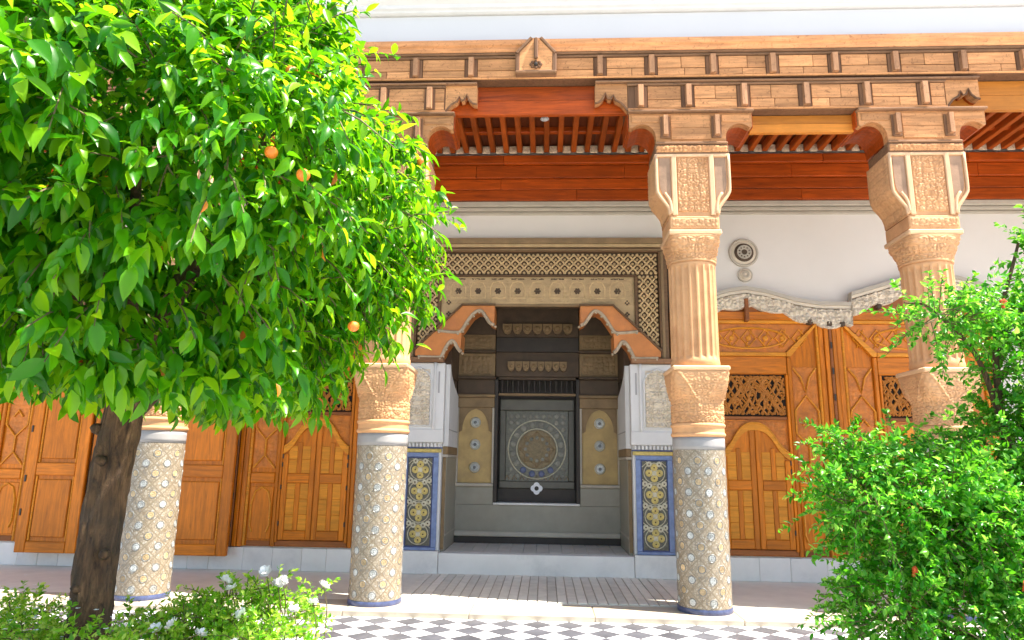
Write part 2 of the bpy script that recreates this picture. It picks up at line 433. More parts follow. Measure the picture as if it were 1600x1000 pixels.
# ------------------------------------------------------------------ back wall
bw = thing('back_wall', 'cream plaster back wall of the arcade with red cedar boards along its top', 'wall', (0, YB, 0))
def back_wall():
    part('plaster', B(XL, -1.78, YB, YB+.3, 0, 5.60, b=.001), 'plaster_in', bw)
    part('plaster', B(1.57, XR, YB, YB+.3, 0, 5.60, b=.001), 'plaster_in', bw)
    part('plaster', B(-1.78, 1.57, YB, YB+.3, 4.10, 5.60, b=.001), 'plaster_in', bw)
    for (za, zb, p) in ((4.50, 4.545, .03), (4.55, 4.60, .05), (4.605, 4.675, .075)):
        part('moulding', B(XL, XR, YB-p, YB-.002, za, zb, b=.01), 'moulding_grey', bw)
    for (za, zb, p) in ((4.68, 4.825, .09), (4.832, 4.975, .092), (4.98, 5.15, .13), (5.155, 5.27, .19)):
        x = XL
        while x < XR:
            w = random.uniform(1.6, 2.9); x1 = min(x+w, XR)
            part('cedar_board', B(x+.001, x1-.001, YB-p-random.uniform(0, .004), YB-.002, za, zb, b=.006), 'red_x', bw); x = x1
    # marble plinth
    for (xa, xb) in ((XL, -1.80), (1.66, XR)):
        x = xa
        while x < xb-.02:
            w = random.choice((.26, .3, .36, .42)); x1 = min(x+w, xb)
            if xb-x1 < .1: x1 = xb
            part('plinth_slab', B(x+.001, x1-.001, YB-.05-random.uniform(0, .003), YB-.002, -.001, .26+random.uniform(-.003, .003), b=.004), 'marble', bw); x = x1
    for (xa, xb) in ((XL-.3, XL), (XR, XR+.3)):  # unseen walls added at both ends to keep side sun out of the arcade
        part('sun_block_end', B(xa, xb, 6.6, YB+.3, -.05, 5.60, b=.001), 'plaster_in', bw)
back_wall()

# ------------------------------------------------------------------ ceiling
ce = thing('arcade_ceiling', 'dark red cedar ceiling of close rafters over the arcade', 'ceiling', (0, 7.6, 5.3))
def ceiling():
    me = B(-.034, .034, -.78, .86, 0, .11, b=.008).mesh('rafter', 'red_y')
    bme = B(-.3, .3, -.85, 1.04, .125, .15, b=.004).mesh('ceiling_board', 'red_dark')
    mme = B(-.05, .05, 0, .02, -.015, .085, b=.006).mesh('painted_metope', 'painted_metope')
    pitch = .176; n0 = int((XL+9.6)/pitch)
    x = XL+.1; i = 0
    while x < XR:
        link('rafter', me, ce, (x, 0, random.uniform(-.003, .003)))
        if x+pitch < XR: link('painted_metope', mme, ce, (x+pitch/2, 1.05-.19-.02, .005))
        x += pitch; i += 1
    x = XL
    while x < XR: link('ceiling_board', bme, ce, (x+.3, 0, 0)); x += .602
    part('cross_beam', B(XL, XR, 7.98, 8.06, 5.355, 5.424, b=.006), 'red_x', ce)
    part('cross_beam', B(XL, XR, 7.42, 7.50, 5.355, 5.424, b=.006), 'red_x', ce)
ceiling()

# ------------------------------------------------------------------ wooden frieze over the columns
XA, XB_, XC, XLc = -1.60, 1.48, 3.80, -3.86
fr = thing('wooden_frieze', 'weathered tan cedar frieze of stepped panelled beams above the columns', 'frieze', (0, YF, 4.4))
def frieze():
    y = YF
    dent = MB()
    dent.prism([(-.032, 0), (.032, 0), (.026, -.05), (-.026, -.05)], .02, .225, 'z')
    dm = dent.mesh('bracket', 'wood_tan_z')
    pm = B(-.062, .062, -.016, 0, .0, .245, b=.012).mesh('bracket_plate', 'wood_plate')
    def row(z0, z1, xa, xb, xs, yy, skip=()):
        h = z1-z0
        part('beam', B(xa, xb, yy, yy+.44, z0, z1, b=.006), 'wood_plate', fr)  # beam coloured dark so the gaps between boards read as shade
        part('ledge', B(xa-.012, xb+.012, yy-.05, yy+.03, z1, z1+.022, b=.008), 'wood_ledge', fr)
        part('ledge', B(xa-.006, xb+.006, yy-.03, yy-.001, z1-.028, z1-.002, b=.008), 'wood_ledge', fr)
        part('ledge', B(xa-.004, xb+.004, yy-.022, yy-.001, z0+.002, z0+.026, b=.008), 'wood_tan_x', fr)
        for x in xs:
            if x in skip: continue
            link('bracket_plate', pm, fr, (x, yy-YF-.001, z0+.027-4.4)).scale = (1, 1, (h-.06)/.245)
            b_ = link('bracket', dm, fr, (x+random.uniform(-.006, .006), yy-YF-.014, z0+.01-4.4)); b_.scale = (1, 1, (h-.03)/.24)
        ends = [xa]+[x for x in xs if xa < x < xb]+[xb]
        for a, b in zip(ends[:-1], ends[1:]):
            a2 = a+(.070 if a != xa else .012); b2 = b-(.070 if b != xb else .012)
            if b2-a2 < .08: continue
            zm = z0+h*(.40+random.uniform(-.03, .03))
            for (p, q) in ((z0+.030, zm-.003), (zm+.003, z1-.032)):
                cut = random.uniform(.3, .7)*(b2-a2)+a2 if b2-a2 > .35 and random.random() < .55 else None
                for (s, e) in ([(a2, b2)] if cut is None else [(a2, cut-.001), (cut+.003, b2)]):
                    part('panel_board', B(s, e, yy-.010-random.uniform(0, .004), yy-.001, p, q, b=.004), 'wood_tan_x', fr)
    xs1 = [-1.385, -.80, .56, 1.09, 1.72, 2.34, 2.97, 3.57, 4.24, 4.85, 5.5, 6.1, 6.7, 7.4]+[-2.0-.62*k for k in range(12)]
    row(5.26, 5.53, XL, XR, sorted(xs1), y)
    # cornice: two halves mitred at the small middle panel, moulded face
    prof = [(y+.30, 5.556), (y-.045, 5.556), (y-.06, 5.575), (y-.065, 5.60), (y-.09, 5.615), (y-.10, 5.645), (y-.10, 5.668), (y+.30, 5.668)]
    for (xa, xb) in ((XL, -.112), (-.108, XR)):
        part('cornice', MB().prism(prof, xa, xb, 'x'), 'wood_cornice', fr)
    # middle panel with upright bar, slanted cheeks and small rosette
    xm = -.112
    part('middle_panel', MB().prism([(xm-.17, 5.285), (xm+.17, 5.285), (xm+.17, 5.50), (xm+.05, 5.675), (xm-.05, 5.675), (xm-.17, 5.50)], y-.112, y-.001), 'wood_tan_x', fr)
    for s_ in (-1, 1):
        part('panel_cheek', B(*sorted((xm+s_*.165, xm+s_*.215)), y-.118, y-.002, 5.29, 5.50, b=.012), 'wood_plate', fr)
        part('panel_mitre', MB().tube([(xm+s_*.20, y-.112, 5.50), (xm+s_*.05, y-.114, 5.672)], .02, 6), 'wood_ledge', fr)
    part('panel_foot', B(xm-.214, xm+.214, y-.122, y-.002, 5.272, 5.305, b=.01), 'wood_ledge', fr)
    part('upright_bar', B(xm-.022, xm+.022, y-.15, y-.113, 5.42, 5.665, b=.012), 'wood_plate', fr)
    rs = MB()
    for k in range(8): rs.dome((xm+.05*math.cos(k*PI/4), y-.113, 5.365+.035*math.sin(k*PI/4)), .018, .016, 8)
    part('carved_rosette', rs, 'wood_plate', fr); part('rosette_boss', MB().dome((xm, y-.113, 5.365), .022, .03, 8), 'iron', fr)
    # second tier
    row(4.895, 5.20, .842, 4.06, [.98, 1.46, 2.03, 2.65, 3.26, 3.84], y+.012)
    row(4.895, 5.20, XL, -1.066, [-1.23, -1.72, -2.3, -2.9, -3.5, -4.1, -4.7, -5.3, -5.9, -6.5, -7.1, -7.7, -8.3], y+.012)
    row(4.895, 5.20, 6.34, XR, [6.6, 7.2], y+.012)
    cut = [(.507, 5.20), (.507, 4.985), (.548, 4.995), (.59, 5.035), (.614, 5.10), (.638, 5.04), (.67, 5.03), (.694, 5.075), (.716, 5.02), (.775, 4.985), (.815, 4.935), (.840, 4.897), (.840, 5.20)]
    for f_ in (lambda q: q, lambda q: -.224-q, lambda q: 4.90-q, lambda q: q+5.498):
        xs_ = [f_(p[0]) for p in cut]
        part('scalloped_end', MB().prism([(a_, b_[1]) for a_, b_ in zip(xs_, cut)], y+.008, y+.10), 'wood_tan_x', fr)
        part('scalloped_core', MB().prism([(a_, b_[1]) for a_, b_ in zip(xs_, cut)], y+.102, y+.129), 'red_x', fr)
        part('ledge', B(min(xs_), max(xs_), y-.038, y+.03, 5.201, 5.222, b=.006), 'wood_ledge', fr)
        e0 = [q for q in cut if q[0] > .52][:-1]
        part('scallop_rim', MB().tube([(f_(p[0]), y+.006, p[1]) for p in cut[1:-1]], .012, 5), 'wood_plate', fr)
    # cushion beams on the columns
    for cx in (XLc, XA, XB_, XC, 6.7):
        def side(s):
            o = [(.355, 4.54), (.355, 4.615)]
            for k in range(0, 9):
                t = PI-k*(PI*.72)/8; o.append((.495+.14*math.cos(t), 4.60+.15*math.sin(t)))
            o += [(.60, 4.705), (.625, 4.715), (.625, 4.865)]
            return [(cx+s*a, b) for a, b in o]
        part('cushion_beam', MB().prism(side(1)+side(-1)[::-1], y+.02, y+.11), 'wood_tan_x', fr)
        part('beam_core', MB().prism(side(1)+side(-1)[::-1], y+.112, y+.50), 'red_x', fr)
        part('ledge', B(cx-.64, cx+.64, y-.028, y+.1, 4.866, 4.892, b=.008), 'wood_ledge', fr)
        part('ledge', B(cx-.365, cx+.365, y-.012, y+.1, 4.514, 4.539, b=.008), 'wood_ledge', fr)
        for s in (-.26, .26):
            link('bracket_plate', pm, fr, (cx+s, .018, 4.585-4.4)).scale = (.8, 1, .24/.245)
            link('bracket', dm, fr, (cx+s, .004, 4.585-4.4)).scale = (.85, 1, .25/.24)
        for (a, b) in ((-.20, .20),):
            part('panel_board', B(cx+a, cx+b, y+.008, y+.021, 4.57, 4.70, b=.004), 'wood_tan_x', fr)
            part('panel_board', B(cx+a, cx+b, y+.010, y+.021, 4.703, 4.845, b=.004), 'wood_tan_x', fr)
        for s in (-1, 1):
            part('panel_board', B(min(cx+s*.32, cx+s*.60), max(cx+s*.32, cx+s*.60), y+.012, y+.021, 4.765, 4.845, b=.004), 'wood_tan_x', fr)
        part('neck_band', B(cx-.37, cx+.37, y+.0, y+.44, 4.415, 4.512, b=.008), 'wood_ledge', fr)
        part('carved_band', relief(cx-.36, cx+.36, 4.425, 4.503, y-.001, .014, .045, 3, .01), 'wood_tan_x', fr, smooth=True)
    # boards spanning the bays behind the front beams
    def lintel(xa, xb, z0, z1, mat):
        zs = np.linspace(z0, z1, 3)
        for a, b in zip(zs[:-1], zs[1:]):
            part('lintel_board', B(xa, xb, y+.13, y+.19, a+.001, b-.001, b=.004), mat, fr)
    lintel(-1.07, .845, 4.93, 5.255, 'red_x'); lintel(4.05, 6.34, 4.93, 5.255, 'orange_board')
    for a, b in ((XB_, XC), (XLc, XA), (-6.4, XLc)): lintel(a+.63, b-.63, 4.70, 4.89, 'orange_board')
    # scrolled red brackets seen in the bays
    for cx in (XLc, XA, XB_, XC):
        for s in (-1, 1):
            part('cheek_board', B(*sorted((cx+s*.627, cx+s*.641)), y+.05, y+.5, 4.72, 4.92, b=.003), 'red_x', fr)
    part('back_beam', B(XL, XR, y+.46, y+.60, 5.24, 5.42, b=.004), 'red_x', fr)
frieze()

# ------------------------------------------------------------------ white upper wall
uw = thing('upper_wall', 'smooth white upper wall with mouldings above the wooden frieze', 'wall', (0, YF, 5.67))
def upper_wall():
    part('plaster', B(XL, XR, YF+.02, YB+.3, 5.672, 6.04, b=.003), 'plaster', uw)
    prof = [(YF+.1, 6.042), (YF-.005, 6.042), (YF-.03, 6.055), (YF-.035, 6.075), (YF-.06, 6.09), (YF-.06, 6.13), (YF-.10, 6.16), (YF-.12, 6.20), (YF+.1, 6.2)]
    part('moulding', MB().prism(prof, XL, XR, 'x'), 'stucco_grey', uw)
    prof = [(YF+.1, 6.202), (YF-.125, 6.202), (YF-.15, 6.25), (YF-.2, 6.30), (YF-.2, 6.36), (YF+.1, 6.36)]
    part('moulding', MB().prism(prof, XL, XR, 'x'), 'plaster', uw)
    part('parapet', B(XL, XR, YF+.102, YB+.3, 6.042, 7.0, b=.003), 'plaster', uw)
upper_wall()

# ------------------------------------------------------------------ columns
RC = .243
def rosette_mesh(name, mat):
    m = MB(); n = 16; v = []; f = []
    for (k, h) in ((1, 0), (.97, .0015), (.62, .0022), (.55, .0002), (.30, .0002), (.26, .0024)):
        for i in range(n):
            t = 2*PI*i/n; rr = .0285*k*(1+(.07 if k > .6 else 0)*math.cos(8*t)); xx = rr*math.cos(t); v.append((xx, -h+(.243-math.sqrt(.243**2-xx*xx)), rr*math.sin(t)))
    for a in range(5):
        for i in range(n): f.append((a*n+i, a*n+(i+1) % n, (a+1)*n+(i+1) % n, (a+1)*n+i))
    f.append(tuple(range(5*n, 6*n)))
    return m.add(v, f).mesh(name, mat, recalc=False)
RW, RO = rosette_mesh('rosette', 'rose_white'), rosette_mesh('rosette', 'rose_ochre')
def ringmesh(r0, w, mat, name):
    m = MB(); m.tube([(r0*math.cos(t), -.003, r0*math.sin(t)) for t in np.linspace(0, 2*PI, 17)[:-1]], w, 4, True); return m.mesh(name, mat)
def sq(th, p):          # superellipse radius: p=2 round, p large square (half width 1)
    return 1/(np.abs(np.cos(th))**p+np.abs(np.sin(th))**p)**(1/p)
def column(x, label):
    t = thing('tiled_column', label, 'column', (x, 6.86, 0), 'peach stone columns with tiled lower shafts')
    def rev(name, mat, z0, z1, rf, nt_=96, nz=24, parent=t, smooth=True, cap=True):
        m = MB()
        def fn(U, V):
            th = 2*PI*U; Z = z0+(z1-z0)*V; r = rf(th, Z, V)
            return r*np.cos(th), r*np.sin(th), Z
        m.grid(fn, nt_, nz, True)
        if cap: m.f += [tuple(range(nt_))[::-1], tuple(range(nz*nt_, (nz+1)*nt_))]
        return link(name, m.mesh(name, mat, smooth, False), parent)
    rev('base_ring', 'navy', -.001, .045, lambda th, Z, V: RC+.006+.004*np.sin(V*PI)+0*th, 48, 4, smooth=False)
    # tiled shaft with uv in metres
    m = MB(); n = 64
    for z in (.046, 1.45):
        for i in range(n+1): a = 2*PI*i/n; m.v.append((RC*math.cos(a), RC*math.sin(a), z))
    m.f = [(i, i+1, n+1+i+1, n+1+i) for i in range(n)]
    uv = [(2*PI*RC*(i % (n+1))/n, .046 if i <= n else 1.45) for i in range(2*n+2)]
    sh = link('tiled_shaft', m.mesh('tiled_shaft', 'zellij', True, False, uv), t)
    k = 8; ph = 2*PI*RC/k
    for r_ in range(15):
        z = .10+r_*.0962
        if z > 1.43: break
        for i in range(k):
            a = 2*PI*(i+(.5 if r_ % 2 else 0))/k + .12
            ma = RW if r_ % 2 == 0 else RO
            loc = (RC*.999*math.cos(a), RC*.999*math.sin(a), z)
            link('rosette', ma, sh, loc, (0, 0, a+PI/2)); 
    rg = MB()
    for r_ in range(15):
        z = .10+r_*.0962
        if z > 1.43: break
        for i in range(k):
            a = 2*PI*(i+(.5 if r_ % 2 else 0))/k + .12
            pts = []
            for q in range(16):
                tt = 2*PI*q/16; aa = a+.034*math.cos(tt)/RC; pts.append(((RC-.0005)*math.cos(aa), (RC-.0005)*math.sin(aa), z+.034*math.sin(tt)))
            rg.tube(pts, .0036, 4, True)
    link('rosette_rings', rg.mesh('rosette_rings', 'rose_core'), sh, kind='stuff')
    rev('grey_band', 'greyband', 1.452, 1.568, lambda th, Z, V: RC+.002+0*th*Z, 64, 3)
    def mould(th, Z, V):
        return RC+.004+.012*np.clip(np.sin(V*PI*3), 0, 1)*(1+0*th)
    rev('moulded_ring', 'stone', 1.57, 1.70, mould, 64, 24)
    def lowcap(th, Z, V):
        w = np.clip((V-.42)/.5, 0, 1); w = w*w*(3-2*w)
        hw = (RC-.004)*(1-w)+.262*w
        p = 2+w*9
        r = hw*sq(th+0, p)
        c = carve(((th+PI/4) % (PI/2)-PI/4)*RC, Z-1.70, .062, 5)
        tri = np.abs(((th+PI/4) % (PI/2))-PI/4)      # angle from face centre
        diag = np.abs(tri-PI/4)*RC                    # distance to corner
        leaf = np.clip(1-np.abs(diag-.02-(1-V)*.22)/.014, 0, 1)*(V > .45)
        return r+.016*c*(V < .96)*(1-.5*w)+.013*leaf
    rev('lower_capital', 'stone', 1.702, 2.19, lowcap, 240, 96)
    part('abacus', B(x-.272, x+.272, 6.86-.272, 6.86+.272, 2.192, 2.238, b=.012), 'stone_pale', t)
    R2 = .232
    def flute(th, Z, V):
        kf = 20; a = (th*kf/(2*PI)) % 1
        on = np.clip((V-.075)/.02, 0, 1)*np.clip((.965-V)/.02, 0, 1)
        g_ = np.clip(1-((a-.5)/.36)**2, 0, 1)
        return R2-.020*np.sqrt(g_)*on+.008*np.clip(1-np.abs(V-.04)/.035, 0, 1)
    rev('fluted_shaft', 'stone', 2.24, 3.285, flute, 320, 60)
    def upcap(th, Z, V):
        w = np.clip((V-.15)/.8, 0, 1)
        r = (R2+.004)*(1-w)+.258*w; p = 2+5*w*w
        c = carve(((th+PI/4) % (PI/2)-PI/4)*R2, Z-3.29, .075, 9)
        return r*sq(th, p)*.985+.017*c*(V > .1)*(V < .93)+.010*(V < .08)
    rev('upper_capital', 'stone', 3.287, 3.545, upcap, 240, 52)
    part('abacus', B(x-.262, x+.262, 6.86-.255, 6.86+.262, 3.547, 3.60, b=.012), 'stone_pale', t)
    part('neck_block', B(x-.243, x+.243, 6.86-.240, 6.86+.243, 3.602, 3.742, b=.01), 'stone', t)
    part('carved_band', relief(x-.225, x+.225, 3.625, 3.722, 6.86-.2415, .013, .05, 4, .009), 'stone', t, smooth=True)
    # corbel block: bellied sides, flat carved face
    side = [(.243, 3.744), (.247, 3.80), (.265, 3.86), (.30, 3.915), (.345, 3.97), (.368, 4.03), (.375, 4.10), (.375, 4.408)]
    pts = [(x+a, b) for a, b in side]+[(x-a, b) for a, b in side[::-1]]
    part('corbel_block', MB().prism(pts, YF+.02, 7.10), 'stone', t)
    yy = YF+.019
    part('carved_panel', relief(x-.155, x+.155, 3.79, 4.37, yy, .022, .06, 8, .007), 'stone', t, smooth=True)
    for s in (-1, 1):
        part('face_strip', B(min(x+s*.163, x+s*.215), max(x+s*.163, x+s*.215), yy-.022, yy-.001, 3.75, 4.40, b=.008), 'stone_pale', t)
        wing = [(.222, 3.85), (.25, 3.90), (.30, 3.97), (.325, 4.03), (.335, 4.10), (.335, 4.37), (.222, 4.37)]
        part('wing_panel', MB().prism([(x+s*a, b) for a, b in wing], yy-.006, yy-.001), 'stone_brown', t)
        rim = [(.238, 3.76), (.25, 3.83), (.30, 3.905), (.345, 3.975), (.362, 4.05), (.362, 4.395)]
        part('scroll_rim', MB().tube([(x+s*a, yy-.008, b) for a, b in spline([Vector((p, q, 0)) for p, q in rim], 4) and [(p[0], p[1]) for p in spline([Vector((p, q, 0)) for p, q in rim], 4)]], .017, 6), 'stone_pale', t, smooth=True)
        inner = [(.222, 3.77), (.236, 3.90), (.285, 3.99)]
        part('scroll_leaf', MB().tube([(x+s*p[0], yy-.010, p[1]) for p in spline([Vector((a, b, 0)) for a, b in inner], 4)], [.022-.001*i for i in range(9)], 6), 'stone_pale', t, smooth=True)
        # carved belly on the flank
        xf = x+s*.377
        m = MB()
        def fn(U, V):
            Zz = 3.76+.64*V; Yy = YF+.04+.42*U
            hx = np.interp(Zz, [b for a, b in side], [a for a, b in side])
            c = carve(Yy-YF-.25, Zz, .07, 6)
            return x+s*(hx+.002+.014*c*(U > .02)*(U < .98)), Yy, Zz
        m.grid(fn, 44, 66); part('carved_flank', m, 'stone', t, smooth=True)
    part('top_fillet', B(x-.378, x+.378, YF-.002, YF+.1, 4.378, 4.412, b=.008), 'stone_pale', t)
column(XLc, 'tiled column partly hidden behind the orange tree trunk at far left')
column(XA, 'tiled column left of the alcove with the orange crown over its top')
column(XB_, 'fully visible tiled column right of the alcove with fluted peach shaft')
column(XC, 'tiled column at right half hidden by the pomegranate shrub')

# ------------------------------------------------------------------ portal
X0 = -.105
po = thing('alcove_portal', 'carved tan and gold portal with orange stepped arch around the alcove', 'portal', (X0, YB, 2.53))
def portal():
    y = YB
    def hor(a, z0, z1, p, name, mat): part(name, B(X0-a, X0+a, y-p, y+.02, z0, z1, b=.006), mat, po)
    def ver(a, b, z0, z1, p, name, mat):
        for s in (-1, 1): part(name, B(min(X0+s*a, X0+s*b), max(X0+s*a, X0+s*b), y-p, y+.02, z0, z1, b=.006), mat, po)
    hor(1.645, 4.09, 4.165, .10, 'head_moulding', 'alc_tan'); hor(1.645, 4.045, 4.088, .085, 'head_moulding', 'portal_tan')
    hor(1.645, 3.985, 4.043, .07, 'outer_frame', 'portal_dark')
    ver(1.54, 1.645, 2.60, 3.983, .07, 'outer_frame', 'portal_dark')
    ver(1.565, 1.60, 2.60, 3.983, .085, 'frame_bead', 'alc_tan')
    part('frame_bead', B(X0-1.6, X0+1.6, y-.085, y-.071, 4.0, 4.02, b=.006), 'alc_tan', po)
    # lattice ground and net
    part('lattice_ground', B(X0-1.538, X0+1.538, y-.012, y+.02, 3.685, 3.983, b=.002), 'portal_back', po)
    ver(1.278, 1.538, 2.63, 3.683, .012, 'lattice_ground', 'portal_back')
    c = .118
    def net(x0, x1, z0, z1):
        m = MB(); nx = max(1, round((x1-x0)/c)); nz = max(1, round((z1-z0)/c)); ax = (x1-x0)/nx; az = (z1-z0)/nz
        for i in range(nx*2+1):
            for j in range(nz*2+1):
                xx = x0+i*ax/2; zz = z0+j*az/2
                if (i+j) % 2 == 0:
                    m.dome((xx, y-.02, zz), .024, .022, 6)
                    for (di, dj) in ((1, 1), (1, -1)):
                        x2 = xx+di*ax/2; z2 = zz+dj*az/2
                        if x2 <= x1+.001 and z0-.001 <= z2 <= z1+.001:
                            mid = Vector(((xx+x2)/2, y-.045, (zz+z2)/2))
                            m.tube([(xx, y-.022, zz), mid, (x2, y-.022, z2)], .0135, 5)
                else: m.dome((xx, y-.012, zz), .021, .018, 6)
        return m
    part('lattice', net(X0-1.51, X0+1.51, 3.715, 3.95), 'portal_lattice', po, kind='stuff')
    for s in (-1, 1):
        a, b = sorted((X0+s*1.30, X0+s*1.512)); part('lattice', net(a, b, 2.66, 3.66), 'portal_lattice', po, kind='stuff')
    hor(1.278, 3.66, 3.684, .05, 'inner_frame', 'portal_dark'); ver(1.235, 1.277, 2.93, 3.658, .05, 'inner_frame', 'portal_dark')
    # inner tan panel: stepped opening
    pts = [(1.233, 3.658), (1.233, 2.97), (.95, 3.27), (.545, 3.27)]
    full = [(X0+a, b) for a, b in pts]+[(X0-a, b) for a, b in pts[::-1]]
    part('tan_panel', MB().prism([(X0+1.233, 3.658), (X0+1.233, 3.30), (X0-1.233, 3.30), (X0-1.233, 3.658)], y-.016, y+.02), 'portal_tan', po)
    for s in (-1, 1):
        part('tan_panel', MB().prism([(X0+s*1.233, 3.298), (X0+s*1.233, 2.96), (X0+s*.92, 3.298)], y-.016, y+.02), 'portal_tan', po)
    part('carved_ground', relief(X0-1.20, X0+1.20, 3.31, 3.65, y-.0165, .011, .055, 17, .010), 'portal_tan', po, smooth=True)
    hor(.56, 3.27, 3.297, .03, 'opening_rail', 'alc_tan')
    # rosette squares on the panel
    for i in range(9):
        xx = X0+(i-4)*.255
        m = MB(); m.tube([(xx-.095, y-.018, 3.38), (xx+.095, y-.018, 3.38), (xx+.095, y-.018, 3.52), (xx+.06, y-.018, 3.585), (xx, y-.018, 3.60), (xx-.06, y-.018, 3.585), (xx-.095, y-.018, 3.52)], .010, 5, True)
        part('panel_border', m, 'portal_lattice', po)
        m = MB()
        for k in range(6): m.dome((xx+.028*math.cos(k*PI/3), y-.016, 3.47+.028*math.sin(k*PI/3)), .017, .014, 7)
        m.dome((xx, y-.016, 3.47), .016, .02, 7); part('panel_rosette', m, 'alc_brown', po)
        cr = MB(); cr.box(xx-.085, xx+.085, y-.022, y-.014, 3.622, 3.64, b=.003); part('panel_dash', cr, 'alc_brown', po)
    for s in (-1, 1):
        for z in (3.32, 3.17):
            m = MB(); [m.dome((X0+s*1.14+.02*math.cos(k*PI/2), y-.016, z+.02*math.sin(k*PI/2)), .014, .012, 7) for k in range(4)]
            part('panel_rosette', m, 'alc_brown', po)
        part('carved_edge', relief(*sorted((X0+s*1.0, X0+s*1.22)), 3.31, 3.62, y-.017, .012, .06, 4, .01), 'portal_tan', po, smooth=True)
    # dark outlines and stepped orange corbels
    for s in (-1, 1):
        for path in ([(.53, 3.275), (.955, 3.275), (1.29, 2.95)], [(1.29, 2.94), (1.335, 2.905), (1.545, 2.695)]):
            part('arch_outline', MB().tube([(X0+s*a, y-.09, b) for a, b in path], .016, 6), 'portal_dark', po)
    for s in (-1, 1):
        step1 = [(.545, 3.268), (.95, 3.268), (1.285, 2.945), (1.02, 2.925), (.96, 2.955), (.90, 3.05), (.83, 3.15), (.76, 3.20), (.70, 3.19), (.64, 3.10), (.60, 3.05), (.545, 3.02)]
        part('arch_corbel', MB().prism([(X0+s*a, b) for a, b in step1], y-.075, y+.30), 'arch_orange', po)
        step2 = [(.955, 2.905), (1.29, 2.93), (1.33, 2.90), (1.535, 2.69), (1.535, 2.615), (1.235, 2.605), (1.20, 2.63), (1.16, 2.72), (1.10, 2.80), (1.06, 2.81), (1.00, 2.72), (.965, 2.68)]
        part('arch_corbel', MB().prism([(X0+s*a, b) for a, b in step2], y-.09, y+.30), 'arch_orange', po)
        for path, r in (([(1.26, 2.935), (1.02, 2.915), (.955, 2.945), (.895, 3.045), (.825, 3.145), (.755, 3.195), (.70, 3.185), (.635, 3.09), (.60, 3.04), (.545, 3.01)], .022),
                        ([(1.50, 2.60), (1.235, 2.595), (1.195, 2.625), (1.155, 2.715), (1.10, 2.795), (1.055, 2.80), (.995, 2.71), (.955, 2.665)], .024)):
            sp_ = spline([Vector((X0+s*a, y-.085, b)) for a, b in path], 3)
            m = MB().tube(sp_, r, 6)
            for q in sp_[::3]: m.dome((q.x-s*.018, y-.085, q.z-.02), .018, .03, 6)
            part('scalloped_trim', m, 'arch_trim', po)
        part('foot_rail', B(*sorted((X0+s*1.17, X0+s*1.66)), y-.11, y+.02, 2.535, 2.598, b=.01), 'wood_ledge', po)
portal()

